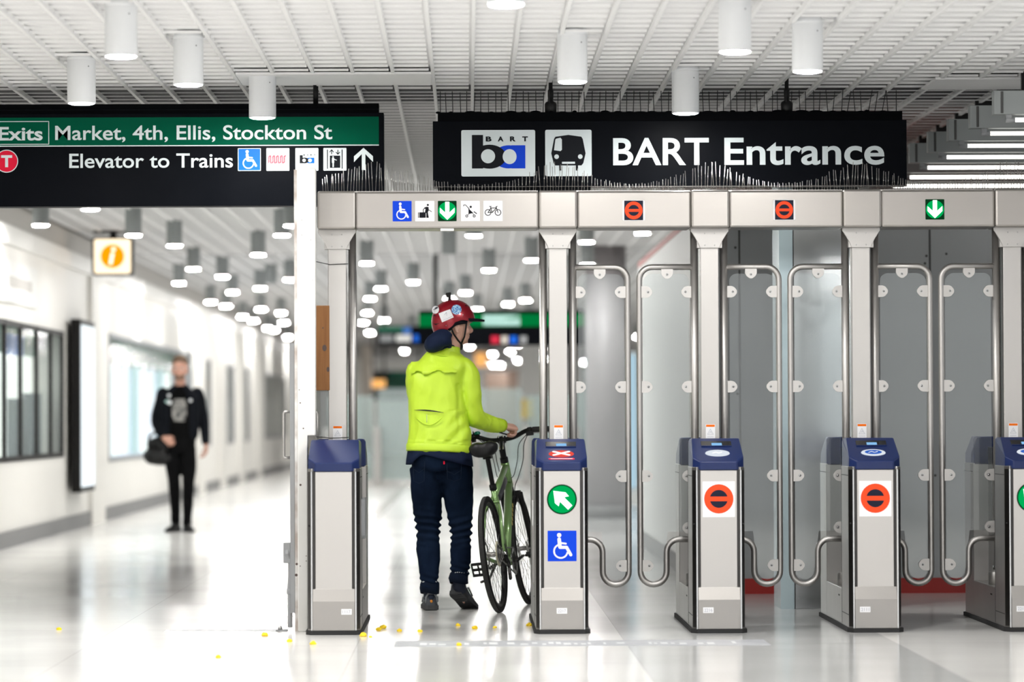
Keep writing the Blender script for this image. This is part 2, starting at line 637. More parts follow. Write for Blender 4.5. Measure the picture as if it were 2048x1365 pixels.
# board above the grid
b.box(-9.5, 9.5, -6, Y0, CEIL + .02, CEIL + .2, 'ceiling_white')
b.box(-9.5, 9.5, Y0, 23.0, CEIL + .034, CEIL + .2, 'ceiling_back')
b.box(-9.5, 9.5, 23.0, 24.2, CEIL + .034, CEIL + .3, 'ceiling_void_shade')  # dark sheet stands in for the shade of the void
b.box(-9.5, 9.5, 22.95, 23.0, CEIL + .034, CEIL + .3, 'ceiling_back')
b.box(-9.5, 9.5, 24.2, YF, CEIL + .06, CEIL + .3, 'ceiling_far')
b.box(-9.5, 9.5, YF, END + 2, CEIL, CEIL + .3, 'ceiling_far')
rails_end = 24.4
for i, x in enumerate(RAILS):
    b.box(x - .0095, x + .0095, Y0, YF + 26, CEIL - .008, CEIL + .022, 'ceiling_white')
    x1 = RAILS[i + 1] if i + 1 < len(RAILS) else x + .2268
    for y in FINS:
        if y < 22.9:
            b.box(x + .009, x1 - .022, y, y + .010, CEIL + .001, CEIL + .014, 'ceiling_white')
for y in FINS:
    if y >= 22.9:
        b.box(RAILS[0], RAILS[-1], y, y + .012, CEIL, CEIL + (.005 if y < 24.3 else .0085), 'ceiling_white')
# flat white cover strips in the grid
b.box(-1.31, -.20, 21.75, 22.45, CEIL - .012, CEIL + .001, 'ceiling_white')
b.box(2.72, 4.4, 22.2, 22.9, CEIL - .012, CEIL + .001, 'ceiling_white')
struct('ceiling', b)

# round openings left in the grid (dark slots)
# left wall with its bands
WIN = [(30.5, 39.55, .77, 2.06), (44.6, 58.0, .66, 2.16), (60.6, 62.2, .72, 2.12), (66.6, 68.4, .72, 2.12), (71.3, 73.0, .72, 2.12), (79.0, 88.0, .75, 2.1)]
b = MB()
edges = []
prev = 14.0
T0 = WALLX - .35
for (a, c, z0, z1) in WIN:
    b.box(T0, WALLX, prev, a, 0, 2.74, 'wall_cream')
    b.box(T0, WALLX, a, c, 0, z0, 'wall_cream')
    b.box(T0, WALLX, a, c, z1, 2.74, 'wall_cream')
    prev = c
b.box(T0, WALLX, prev, END, 0, 2.74, 'wall_cream')
b.box(T0, WALLX + .05, 14, END, 2.74, 2.91, 'wall_band')
b.box(T0, WALLX, 14, END, 2.91, CEIL + .02, 'wall_upper')
for yy in (42.2, 58.9, 64.2, 69.6, 75.5):
    b.box(WALLX, WALLX + .05, yy, yy + 1.5, 0, 2.74, 'wall_cream')
struct('wall_left', b)
b = MB()
b.box(WALLX, WALLX + .03, 14, END, 0, .145, 'base_grey')
struct('baseboard_left', b)
for i, (a, c, z0, z1) in enumerate(WIN):
    m = MB()
    fr = 'frame_dark' if i == 0 else 'grey_plastic'
    w = .05
    m.box(WALLX - .02, WALLX + .012, a, c, z0, z0 + w, fr)
    m.box(WALLX - .02, WALLX + .012, a, c, z1 - w, z1, fr)
    if i == 0:
        ys = [30.5, 32.0, 33.3, 34.56, 35.8, 37.15, 38.4, 39.5]
    else:
        ys = [a, c - .1]
    for q in ys: m.box(WALLX - .02, WALLX + .016, q, q + .05, z0, z1, fr)
    o = struct('window_%d' % (i + 1), m)
    g = MB()
    g.box(WALLX - .014, WALLX - .006, a + .02, c - .02, z0 + .03, z1 - .03, 'shop_glass')
    g.build('pane', o)
    r = MB()
    if i == 0:
        r.box(WALLX - .34, WALLX - .32, a, c, z0, z1, 'shop_back_glow')
        r.box(WALLX - .32, WALLX - .26, a, c, 1.80, z1, 'shop_green')
        for (qa, qb, h) in ((37.3, 38.2, 1.36), (38.6, 39.4, 1.42)):
            r.box(WALLX - .30, WALLX - .2, qa, qb, .8, h, 'shop_dark')
        r.box(WALLX - .26, WALLX - .22, 36.9, 38.0, 1.78, 1.98, 'far_blue')
    elif i == 1:
        r.box(WALLX - .34, WALLX - .32, a, c, z0, z1, 'shop_violet_glow')
        r.box(WALLX - .32, WALLX - .26, a, c, 1.85, z1, 'shop_green')
        for q in range(9): r.box(WALLX - .31, WALLX - .25, a + .8 + q * 1.4, a + 1.3 + q * 1.4, .7, 1.9, ('shop_white_glow', 'shop_teal_glow', 'shop_back_glow')[q % 3])  # glowing slabs put in for pale reflections in the glass
    else:
        r.box(WALLX - .2, WALLX - .15, a, c, z0, z1, 'far_beige' if i == 5 else 'shop_dark')
    r.build('display_backdrop', o)

# far end of the concourse
b = MB()
b.box(-9.5, 9.5, END, END + .3, 0, CEIL + .1, 'far_white')
struct('wall_end', b)
b = MB()
b.box(6.2, 6.5, 26, END, 0, CEIL + .02, 'far_white')
struct('wall_right', b)

# station booth clad in grey metal, behind the closed gates
bt = thing('station_booth', 'grey metal clad booth with dark seams and red base behind the closed gates', 'booth', (1.60, 25.0, 0))
m = MB()
m.box(0, 4.5, 0, .06, .10, 2.52, 'booth_grey')
m.build('front_panel', bt)
m = MB()
for px in (1480, 1862, 1996):
    x = UX(px, 25) - 1.60
    m.box(x - .006, x + .006, -.004, .001, .10, 2.52, 'seam')
m.box(UX(2000, 25) - 1.6, 3.6, -.004, .001, .10, 2.3, 'dark_door')
for (px, py) in ((1855, 515), (1852, 530), (1860, 700), (1862, 850), (1895, 511), (1472, 497), (1475, 790), (1870, 955)):
    m.disc(UX(px, 25) - 1.6, UZ(py, 25), .009, -.0045, 'seam', 8)
m.build('seam_line', bt)
m = MB()
m.box(-.02, 4.5, -.012, .001, 0, .10, 'red_base')
m.build('base_strip', bt)
m = MB()
m.box(-.03, .0, 0, 10.2, .13, 2.52, 'booth_white')
m.build('side_panel', bt)
m = MB()
m.box(-.045, -.028, .02, 10.2, 0, .13, 'base_grey')
m.build('side_base', bt)
m = MB()
m.box(-.034, 4.5, -.004, 10.2, 2.52, 2.575, 'red_trim')
m.build('roof_trim', bt)
m = MB()
m.box(0, 4.5, .06, 10.2, 2.3, 2.45, 'booth_grey')
m.build('roof', bt)

# stainless column standing in front of the booth
cl = thing('steel_column', 'mirror-like stainless steel square column between booth and third gate', 'column', (1.87, 23.0, 0))
m = MB()
m.box(.085, .48, 0, .5, .0, CEIL - .2, 'column_steel')
m.build('column_face', cl, .004)
m = MB()
m.box(0, .083, .0, .5, 0, CEIL - .2, 'column_blue')
m.build('edge_strip', cl)
m = MB()
m.box(.082, .086, -.003, .2, 0, CEIL - .2, 'seam')
m.build('seam_line', cl)

# ------------------------------------------------------------------ ceiling downlights
HB = CAMH + 1.72
ORD = ['nearest', 'second nearest', 'third nearest', 'fourth nearest', 'fifth nearest', 'sixth nearest', 'seventh nearest', 'eighth nearest', 'ninth nearest', 'tenth nearest']


def ordinal(n):
    names = ['first', 'second', 'third', 'fourth', 'fifth', 'sixth', 'seventh', 'eighth', 'ninth', 'tenth', 'eleventh', 'twelfth', 'thirteenth', 'fourteenth',
             'fifteenth', 'sixteenth', 'seventeenth', 'eighteenth', 'nineteenth', 'twentieth']
    if n < 20: return names[n]
    t = {2: 'twenty', 3: 'thirty', 4: 'forty', 5: 'fifty'}[(n + 1) // 10]
    r = (n + 1) % 10
    return (t + '-' + names[r - 1]) if r else {'twenty': 'twentieth', 'thirty': 'thirtieth', 'forty': 'fortieth', 'fifty': 'fiftieth'}[t]


LM = {}


def lamp(x, y, label, lit=True, far=False, group='ceiling downlights'):
    r = thing('ceiling_downlight', label, 'ceiling light', (x, y, CEIL), 0, group)
    key = (lit, far)
    if key not in LM:
        h = HB - CEIL
        m = MB()
        hm = 'lamp_white_shaded' if far else 'lamp_white'
        m.lathe([(.001, .021), (.072, .021), (.0775, .0), (.0775, h + .004), (.0765, h), (.070, h), (.066, h + .03), (.066, h + .05)], hm, 32, cap=False)
        m.lathe([(.0775, .0), (.0775, -.012), (.0785, -.012), (.0785, 0)], hm, 32, cap=False)
        for a in (35, 215): m.ball((.0775 * math.cos(math.radians(a - 90)), .0775 * math.sin(math.radians(a - 90)), -.05), .004, 'grey_plastic', 8)
        l = MB()
        n = 28
        l.rings([[(r_ * math.cos(2 * PI * j / n), r_ * math.sin(2 * PI * j / n), h + z_) for j in range(n)] for r_, z_ in ((.0695, .004), (.068, -.002), (.055, -.006), (.030, -.008), (.004, -.0085))], 'lens_light' if lit else 'lens_off', True, False, True)
        LM[key] = (m.build('housing', r), l.build('lens', r))
    else:
        for o in LM[key]:
            c = o.copy()
            COL.objects.link(c)
            c.parent = r
    return r


def lamp_px(px, py):
    Y = 1.72 * FPX / (837 - py)
    p = U(px, py, Y)
    Y = Y * 1.72 / (p.z - CAMH)
    return U(px, py, Y)


FRONT = [(242, 113), (163, 207), (377, 170), (525, 236), (1145, 164), (1470, 104), (1371, 227), (1615, 143), (1012, 9)]
FRONT_L = ['white cylindrical downlight nearest the top edge left of centre above the green sign',
           'white cylindrical downlight overlapping the top edge of the green sign at far left',
           'white cylindrical downlight above the word 4th on the green sign',
           'white cylindrical downlight hanging in front of the green sign beside the words Stockton St',
           'white cylindrical downlight above the train symbol of the black entrance sign',
           'white cylindrical downlight at the top edge above the word BART',
           'white cylindrical downlight hanging in front of the black entrance sign',
           'white cylindrical downlight high above the last letters of Entrance',
           'white downlight cut by the top edge, only its lit lens showing between the signs']
for (p, l) in zip(FRONT, FRONT_L):
    q = lamp_px(*p)
    lamp(q.x, q.y, l)
LEFT = [(81.5, 451), (181, 419), (267, 471), (349, 492), (387, 538.5), (358, 567), (516.5, 510), (564, 471), (584, 452), (445, 554), (465, 585), (404, 605), (452, 613),
        (465, 634), (520, 577.5), (522, 619), (562, 626.5), (507, 642), (513, 657), (548, 661), (568, 646), (553, 675), (582, 689), (580, 560), (540, 690)]
MID = [(733.5, 527), (762, 578), (740, 598), (826.5, 565), (735, 626), (768, 641), (726, 646), (740, 666), (824, 656), (948, 472), (978, 541), (931, 586), (955, 620), (1016, 609),
       (1051, 601), (1063, 521), (1007, 632), (1058, 626), (899, 598), (809, 703), (736, 744), (939, 694), (985, 709), (1021, 704), (971, 730), (1001, 737), (988, 731), (960, 665), (1040, 690)]
RIGHT = [(1173, 484.5), (1285, 467), (1175, 530)]
OFF_L = [(542, 567)]
OFF_M = [(898, 508)]


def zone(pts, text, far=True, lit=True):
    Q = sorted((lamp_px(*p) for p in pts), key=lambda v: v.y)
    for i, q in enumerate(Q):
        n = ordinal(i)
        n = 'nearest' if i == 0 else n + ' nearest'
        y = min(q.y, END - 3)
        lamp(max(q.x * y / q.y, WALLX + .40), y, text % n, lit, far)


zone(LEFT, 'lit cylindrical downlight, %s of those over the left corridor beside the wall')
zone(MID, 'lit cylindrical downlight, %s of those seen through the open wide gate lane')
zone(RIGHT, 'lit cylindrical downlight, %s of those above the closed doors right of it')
zone(OFF_L, 'unlit grey cylindrical downlight among lit ones over the left corridor', lit=False) if False else None
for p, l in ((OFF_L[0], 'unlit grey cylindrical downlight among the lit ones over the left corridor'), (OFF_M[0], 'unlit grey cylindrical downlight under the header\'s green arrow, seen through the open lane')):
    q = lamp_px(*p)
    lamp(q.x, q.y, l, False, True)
FAR = [(1035, 722), (1082, 700), (1122, 690), (1090, 655)]  # extra lamps added to brighten the dim far end
zone(FAR, 'tiny blurred bright downlight, %s of those at the far end of the concourse')
for i in range(14):  # hidden lamps added to brighten the region past the booth
    lamp((2.2, 3.6, 5.0)[i % 3], 38 + i * 6.2, 'small added downlight hidden behind the booth, lighting the far right of the concourse', True, True, 'added downlights behind the booth')
# unseen rows of the same downlights, added to light the gate fronts
k = 0
for yy in (3.5, 5.5, 7.5, 9.5, 11.5, 13.3):
    for xx in (-3.2, -1.4, .4, 2.2, 3.9):
        lamp(xx + .3 * ((k * 7) % 3 - 1), yy + .4 * ((k * 5) % 3 - 1), 'added unseen white downlight in the rows over the approach to the gates', group='added downlights over the approach')
        k += 1

# ------------------------------------------------------------------ fluorescent tubes at the right
for i in range(7):
    yy = 20.95 + i * 1.0
    n = 'nearest' if i == 0 else ordinal(i) + ' nearest'
    r = thing('fluorescent_light', 'white fluorescent tube light right of the black sign, %s of its row' % n, 'ceiling light', (2.88, yy, 2.80), 0, 'fluorescent battens at the right')
    m = MB()
    m.box(0, 3.4, -.05, .05, 0, .13, 'lamp_white_shaded')
    m.box(.035, .05, -.053, .05, .005, .125, 'seam')
    m.build('housing', r, .003)
    m = MB()
    for xx in (.3, 1.8, 3.1): m.box(xx, xx + .3, -.02, .02, .13, CEIL - 2.80 + .01, 'black_plastic')
    m.build('hanger', r)
    m = MB()
    m.cyl((.12, 0, -.028), (3.3, 0, -.028), .0115, 'tube_light', n=12)
    m.build('tube', r)
    m = MB()
    m.cyl((.07, 0, -.028), (.12, 0, -.028), .015, 'grey_plastic', n=12)
    m.box(.07, .1, -.012, .012, -.028, .002, 'grey_plastic')
    m.build('lamp_holder', r)
# ------------------------------------------------------------------ pictograms (unit square, drawn on a MB)
class Art:
    """places unit-square drawing on a sign face"""
    def __init__(s, mb, x0, x1, z0, z1, y):
        s.mb, s.x0, s.z0, s.sx, s.sz, s.y = mb, x0, z0, x1 - x0, z1 - z0, y
        s.k = min(s.sx, s.sz)
        s.L = 0

    def p(s, q): return (s.x0 + q[0] * s.sx, s.z0 + q[1] * s.sz)
    def ly(s):
        s.L += 1
        return s.y - .00012 * s.L
    def disc(s, x, z, r, m): c = s.p((x, z)); s.mb.disc(c[0], c[1], r * s.k, s.ly(), m)
    def ell(s, x, z, rx, rz, m):
        s.mb.face([s.p((x + rx * math.cos(2 * PI * j / 36), z + rz * math.sin(2 * PI * j / 36))) for j in range(36)], s.ly(), m)
    def ring(s, x, z, r0, r1, m, a0=0, a1=360): c = s.p((x, z)); s.mb.ring(c[0], c[1], r0 * s.k, r1 * s.k, s.ly(), m, a0, a1)
    def poly(s, pts, m): s.mb.face([s.p(q) for q in pts], s.ly(), m)
    def rect(s, x0, x1, z0, z1, m): s.poly([(x0, z0), (x1, z0), (x1, z1), (x0, z1)], m)
    def line(s, pts, w, m, rd=True): s.mb.stroke([s.p(q) for q in pts], w * s.k, s.ly(), m, rd)


def art_wheelchair(a, m):
    a.disc(.40, .855, .075, m)
    a.line([(.40, .72), (.425, .47)], .125, m)
    a.line([(.42, .60), (.63, .575)], .062, m)
    a.line([(.43, .455), (.655, .455), (.80, .21)], .105, m)
    a.ring(.455, .33, .205, .262, m, 112, 352)


def art_luggage(a, m):
    a.disc(.66, .80, .055, m)
    a.poly([(.46, .63), (.58, .715), (.70, .70), (.71, .54), (.66, .44), (.71, .17), (.58, .17), (.58, .40), (.50, .40), (.54, .60)], m)
    a.line([(.52, .68), (.42, .56), (.43, .44)], .04, m)
    a.line([(.70, .56), (.85, .47)], .035, m)
    a.rect(.22, .55, .17, .44, m)
    a.rect(.15, .19, .17, .44, m)


def art_stroller(a, m):
    a.line([(.14, .74), (.16, .80), (.24, .80), (.44, .60)], .034, m)
    a.disc(.52, .70, .06, m)
    a.poly([(.40, .62), (.66, .40), (.48, .36), (.40, .36)], m)
    a.line([(.68, .47), (.84, .36)], .05, m, False)
    a.line([(.44, .36), (.33, .29)], .025, m)
    a.line([(.62, .38), (.70, .29)], .025, m)
    a.ring(.31, .25, .038, .074, m)
    a.ring(.70, .25, .038, .074, m)


def art_bicycle(a, m):
    for x in (.24, .76): a.ring(x, .42, .130, .170, m)
    a.line([(.24, .42), (.40, .64), (.68, .64), (.46, .42), (.24, .42)], .040, m)
    a.line([(.46, .42), (.36, .72)], .040, m)
    a.line([(.76, .42), (.66, .70), (.72, .72)], .040, m)
    a.line([(.31, .72), (.42, .72)], .03, m)


def art_arrow_down(a, m):
    a.poly([(.39, .95), (.61, .95), (.61, .42), (.89, .66), (.89, .42), (.5, .07), (.11, .42), (.11, .66), (.39, .42)], m)


def art_arrow_up(a, m):
    a.poly([(.42, 0), (.60, 0), (.60, .72), (.98, .36), (.98, .62), (.51, 1), (.03, .62), (.03, .36), (.42, .72)], m)


def art_noentry(a, red, dark):
    a.disc(.5, .5, .44, red)
    for s in (1, -1):
        P = [(.5 + .27 * math.cos(math.radians(t)), .5 + s * (.0 + .27 * math.sin(math.radians(t)))) for t in range(15, 166, 10)]
        a.poly(P if s > 0 else P[::-1], dark)


def art_ba(a, k, bl, w):
    a.rect(.10, .27, .13, .87, k)
    a.ell(.365, .39, .255, .265, k)
    a.ell(.655, .385, .235, .255, bl)
    a.rect(.70, .91, .13, .64, bl)
    # overlap: the dark bowl stays in front at the left
    P = [(.365 + .255 * math.cos(math.radians(t)), .39 + .265 * math.sin(math.radians(t))) for t in range(-90, 91, 10)]
    a.poly(P, k)
    a.disc(.345, .40, .155, w)
    a.ell(.672, .39, .105, .165, w)


def art_train(a, k, w):
    a.poly([(.13, .49), (.19, .80), (.22, .85), (.50, .89), (.78, .85), (.81, .80), (.87, .49), (.82, .28), (.78, .23), (.22, .23), (.18, .28)], k)
    a.poly([(.19, .56), (.33, .54), (.36, .57), (.36, .79), (.33, .83), (.24, .81), (.22, .79)], w)
    a.disc(.245, .42, .05, w)
    a.disc(.755, .42, .05, w)
    a.rect(.36, .64, .265, .31, w)
    a.rect(.30, .345, .12, .23, k)
    a.rect(.66, .705, .12, .23, k)


def art_worm(a, m):
    n = 5
    for j in range(2):
        o = .036 * j
        P = []
        for i in range(n):
            x = .10 + i * .165
            P += [(x + o * .9, .34 + o), (x + o * .9, .68 - (.052 - o)), (x + .083 + o * .4, .68 - (.052 - o)), (x + .083 + o * .4, .34 + o)]
        a.line(P[:-1], .026, m)


def art_lift(a, m, w):
    for x in (.17, .81): a.rect(x - .015, x + .025, .08, .93, m)
    a.rect(.28, .73, .12, .66, m)
    a.disc(.42, .60, .035, w)
    a.rect(.37, .47, .34, .56, w)
    a.rect(.395, .455, .15, .34, w)
    a.line([(.46, .50), (.57, .46)], .03, w)
    a.line([(.36, .72), (.36, .91)], .035, m, False)
    a.line([(.28, .82), (.36, .92), (.44, .82)], .035, m)
    a.line([(.63, .73), (.63, .92)], .035, m, False)
    a.line([(.55, .81), (.63, .72), (.71, .81)], .035, m)


def tile(name, par, x0, x1, z0, z1, y, m, r=.006, th=.003):
    b_ = MB()
    b_.prism(rrect(x0, x1, z0, z1, r), y - th, y, m)
    return b_.build(name, par)


def symbol(par, x0, x1, z0, z1, y, fn, *mats, name='symbol'):
    b_ = MB()
    fn(Art(b_, x0, x1, z0, z1, y), *mats)
    return b_.build(name, par)


# ------------------------------------------------------------------ black entrance sign
YS = 22.3
px = lambda v: UX(v + 2, YS)
pz = lambda v: UZ(v + 1.5, YS)
sg = thing('hanging_sign', 'long black hanging sign with logo tile, train tile and the words BART Entrance', 'sign', (0, YS, 0))
b = MB()
b.box(px(865), px(1815), 0, .16, pz(372), pz(240), 'sign_black')
b.build('panel', sg, .003)
b = MB()
b.box(px(875), px(1807), .01, .15, pz(240), pz(222), 'sign_black_matt')
rnd = random.Random(4)
for q in range(34):
    xx = px(880 + 27 * q + rnd.uniform(-8, 8))
    b.ball((xx, .03, pz(222)), (rnd.uniform(.012, .04), .02, rnd.uniform(.004, .012)), 'sign_black_matt', 8)
b.build('top_rail', sg)
b = MB()
b.box(px(865), px(1815), -.004, .0, pz(374), pz(371.2), 'steel_dark')
b.box(px(875), px(1180), -.05, .14, pz(384), pz(373), 'sign_black_matt')
b.build('bottom_rail', sg)
t1 = tile('logo_tile', sg, px(922), px(1070), pz(351), pz(258), 0, 'sign_white', .010)
symbol(t1, px(930), px(1062), pz(347), pz(256), -.0035, art_ba, 'sign_ink', 'sign_blue', 'sign_white', name='logo')
b = MB()
for ch, x in zip('BART', (971, 995, 1019.5, 1044)): text_box(b, ch, px(x), px(x + 11.5), pz(281), pz(271), -.0042, 'sign_ink', .045)
b.build('logo_lettering', t1)
t2 = tile('train_tile', sg, px(1090), px(1183), pz(351), pz(258), 0, 'sign_white', .010)
symbol(t2, px(1090), px(1183), pz(351), pz(258), -.0035, art_train, 'sign_ink', 'sign_white', name='train_symbol')
b = MB()
text_box(b, 'BART', px(1226), px(1418), pz(329.5), pz(275), -.002, 'sign_white', .017)
b.build('lettering', sg)
b = MB()
text_box(b, 'Entrance', px(1449), px(1770), pz(329.5), pz(275), -.002, 'sign_white', .017)
b.build('lettering', sg)
for x in (1102, 1577):
    b = MB()
    b.lathe([(.012, -.02), (.034, 0), (.036, .05), (.03, .062), (.014, .07), (.017, .10), (.017, .13), (.012, .14), (.012, CEIL - pz(222) + .03)], 'black_plastic', 14, (px(x), .08, pz(222)))
    b.build('hanger', sg)
b = MB()
for q in range(67):
    xx = px(879 + q * 13.9 + rnd.uniform(-1.5, 1.5))
    dx = rnd.uniform(-.006, .006) if q < 54 else rnd.uniform(-.015, .03)
    b.cyl((xx, .05 + (q % 2) * .05, pz(224)), (xx + dx, .05 + (q % 2) * .05, pz(179)), .0026, 'black_wire', n=5)
b.build('bird_wires', sg)

# ------------------------------------------------------------------ green and black direction sign at the left
YS2 = 22.5
px = lambda v: UX(v + 2, YS2)
pz = lambda v: UZ(v - 2.1, YS2)
sg = thing('hanging_sign', 'black hanging sign with green exits band and Elevator to Trains line at left', 'sign', (0, YS2, 0))
b = MB()
b.box(px(-75), px(767), 0, .16, pz(412), pz(226), 'sign_black')
b.build('panel', sg, .003)
b = MB()
b.box(px(-75), px(757), .01, .15, pz(226), pz(207), 'sign_black_matt')
b.box(px(-75), px(757), .0, .15, pz(219), pz(217.5), 'sign_black')
b.build('top_rail', sg)
b = MB()
b.box(px(-75), px(757), -.003, 0, pz(290), pz(234), 'sign_green')
gb = b.build('green_band', sg)
b = MB()
b.box(px(-75), px(757), -.0036, 0, pz(292), pz(290), 'sign_white')
for x0, x1, z0, z1 in ((-22, 98, 288, 286.6), (-22, 98, 242.4, 241), (96.6, 98, 288, 241), (-22, -20.6, 288, 241)):
    b.box(px(x0), px(x1), -.0036, -.003, pz(z0), pz(z1), 'sign_white')
b.build('border_lines', gb)
b = MB()
text_box(b, 'Exits', px(-3), px(85), pz(279.5), pz(252.5), -.0042, 'sign_white', .022)
b.build('lettering', gb)
text_words(gb, 'Market, 4th, Ellis, Stockton St', px(110), px(664), pz(279), pz(250.5), -.0042, 'sign_white', .012)
text_words(sg, 'Elevator to Trains', px(138), px(465), pz(335), pz(306.5), -.0015, 'sign_white', .012)
b = MB()
b.disc(px(13), pz(321), 23 * YS2 / FPX, -.001, 'sign_white', 40)
b.disc(px(13), pz(321), 21.3 * YS2 / FPX, -.0014, 'sign_red', 40)
text_box(b, 'T', px(2), px(24), pz(333), pz(309), -.002, 'sign_white', .04, ref='T')
b.build('line_badge', sg)
t = tile('access_tile', sg, px(475), px(521), pz(342), pz(296.5), 0, 'sign_white', .004)
b = MB()
b.face(rrect(px(476.3), px(519.7), pz(340.7), pz(297.8), .004), -.0033, 'sign_blue_light')
art_wheelchair(Art(b, px(476), px(520), pz(341), pz(297), -.0036), 'sign_white')
b.build('wheelchair_symbol', t)
t = tile('tram_tile', sg, px(532), px(578), pz(342), pz(296.5), 0, 'sign_white', .004)
symbol(t, px(532), px(578), pz(342), pz(296.5), -.0035, art_worm, 'sign_pink', name='worm_logo')
t = tile('logo_tile', sg, px(590), px(636), pz(342), pz(296.5), 0, 'sign_white', .004)
symbol(t, px(595), px(631), pz(330), pz(308), -.0035, art_ba, 'sign_ink', 'sign_blue_light', 'sign_white', name='logo')
b = MB()
for ch, x in zip('BART', (606, 613, 620, 627)): text_box(b, ch, px(x), px(x + 3.2), pz(312), pz(309), -.0042, 'sign_ink', .03)
b.build('logo_lettering', t)
t = tile('lift_tile', sg, px(646), px(692), pz(342), pz(296.5), 0, 'sign_white', .004)
symbol(t, px(646), px(692), pz(342), pz(296.5), -.0035, art_lift, 'sign_ink', 'sign_white', name='lift_symbol')
symbol(sg, px(706), px(746), pz(341), pz(296.5), -.0015, art_arrow_up, 'sign_white', name='arrow')
for x in (163, 630):
    b = MB()
    b.cyl((px(x), .08, pz(208)), (px(x), .08, CEIL + .03), .016, 'black_plastic', n=10)
    b.build('hanger', sg)

# ------------------------------------------------------------------ lit information sign in the left corridor
p = U(225, 513, 40.0)
sg = thing('information_sign', 'square glowing information sign with orange i disc hanging in the left corridor', 'sign', (p.x, p.y, p.z))
b = MB()
b.prism(rrect(-.215, .215, -.20, .20, .03), 0, .16, 'frame_dark')
b.build('case', sg)
b = MB()
b.prism(rrect(-.19, .19, -.18, .18, .025), -.012, 0, 'info_face')
fc = b.build('lit_face', sg)
b = MB()
b.disc(0, 0, .125, -.0125, 'info_orange', 40)
b.disc(.012, .072, .021, -.013, 'info_white')
b.face([(-.036, -.085), (-.004, -.085), (.020, .035), (-.014, .035)], -.013, 'info_white')
b.build('symbol', fc)
b = MB()
b.cyl((0, .08, .20), (0, .08, CEIL - p.z + .01), .025, 'frame_dark', n=12)
b.lathe([(.05, 0), (.02, .06)], 'frame_dark', 12, (0, .08, .20))
b.box(-.2, .2, .0, .16, CEIL - p.z - .02, CEIL - p.z + .01, 'frame_dark')
b.build('hanger', sg)

# lightbox on the left wall
ad = thing('advert_lightbox', 'tall black framed light box with glowing white face on the left wall', 'light box', (WALLX + .05, 39.9, 0))
b = MB()
b.box(0, .10, 0, 1.5, .395, 2.20, 'frame_dark')
b.build('frame', ad, .004)
b = MB()
b.box(.10, .106, .06, 1.44, .45, 2.14, 'ad_face')
b.build('lit_face', ad)
# pale framed notice high on the left wall
nt_ = thing('wall_sign', 'pale framed notice with faded lettering high on left wall above the dark windows', 'sign', (WALLX, 33.4, 0))
b = MB()
b.box(0, .03, 0, 3.6, 2.22, 2.60, 'far_white')
b.build('board', nt_, .004)
b = MB()
rnd = random.Random(9)
b.box(.03, .033, .4, .95, 2.36, 2.50, 'wall_upper')
b.build('faded_logo', nt_)
b = MB()
b.box(.03, .033, 1.3, 3.1, 2.36, 2.46, 'wall_upper')
b.build('faded_lettering', nt_)
# ------------------------------------------------------------------ fare gates
GY = 20.48
PY = .72                     # post and door plane behind the cabinet front
LEN = 1.73
HB0, HB1 = 2.193, 2.398      # header beam


def arc3(cx, cz, r, a0, a1, n=7): return [(x, 0, z) for x, z in arc(cx, cz, r, a0, a1, n)]


def door_path():
    P = [(0, 0, 1.983)]
    P += arc3(.384 - .08 - .07, 1.983 - .07, .07, 90, 0)
    P += arc3(.232, .300, .072, 0, -180, 12)
    P += arc3(.160 - .07, .477 - .07, .07, 0, 90)
    P += [(0, 0, .477)]
    return P


DOOR = {}


def door(parent, x, rz, label=None):
    """tube frame hinged at its local origin, reaching +x; glass and plates are its pieces"""
    if not DOOR:
        m = MB()
        m.tube(door_path(), .0165, 'steel_tube', 12)
        DOOR['frame'] = m
        g = MB()
        P = [(.030, .52), (.155, .52)] + arc(.232, .305, .052, 180, 360, 8) + arc(.284 - .05, 1.945 - .05, .05, 0, 90, 5) + arc(.03 + .04, 1.945 - .04, .04, 90, 180, 5)
        g.prism(P, -.004, .004, 'door_glass')
        DOOR['glass'] = g

        def tab(ang):
            t = MB()
            Q = [(-.012, -.032), (.028, -.032), (.042, -.026), (.055, -.010), (.057, 0), (.055, .010), (.042, .026), (.028, .032), (-.012, .032)]
            t.prism(Q, -.011, -.004, 'tab_plate')
            t.prism(Q, .004, .011, 'tab_plate')
            for y in (-.0112, .0115): t.ring(.034, 0, .0065, .010, y, 'bolt', n=14)
            t.cyl((.034, -.014, 0), (.034, .014, 0), .0055, 'bolt', n=10)
            R = Matrix.Rotation(math.radians(ang), 3, 'Y')
            t.v = [R @ p for p in t.v]
            return t
        DOOR['tabs'] = {a: tab(a) for a in (0, 180, 90)}
        DOOR['spots'] = [(0, .015, 1.845), (0, .015, 1.320), (0, .015, .827), (0, .015, .540), (180, .290, 1.845), (180, .290, 1.320), (180, .290, .827), (180, .290, .332), (90, .150, 1.975)]
    if 'obj' not in DOOR:
        f = DOOR['frame'].build('swing_door', parent)
        DOOR['obj'] = f
        g = DOOR['glass'].build('glass_panel', f)
        kids = [g]
        first = {}
        for a, xx, zz in DOOR['spots']:
            if a in first:
                c = first[a].copy()
                COL.objects.link(c)
                c.parent = f
            else:
                c = DOOR['tabs'][a].build('clamp_plate', f)
                first[a] = c
            c.location = (xx, 0, zz)
            kids.append(c)
        DOOR['kids'] = kids
    else:
        f = DOOR['obj'].copy()
        COL.objects.link(f)
        f.parent = parent
        for k_ in DOOR['kids']:
            c = k_.copy()
            COL.objects.link(c)
            c.parent = f
    f.location = (x, PY + .02, 0)
    f.rotation_euler = (0, 0, rz)
    return f


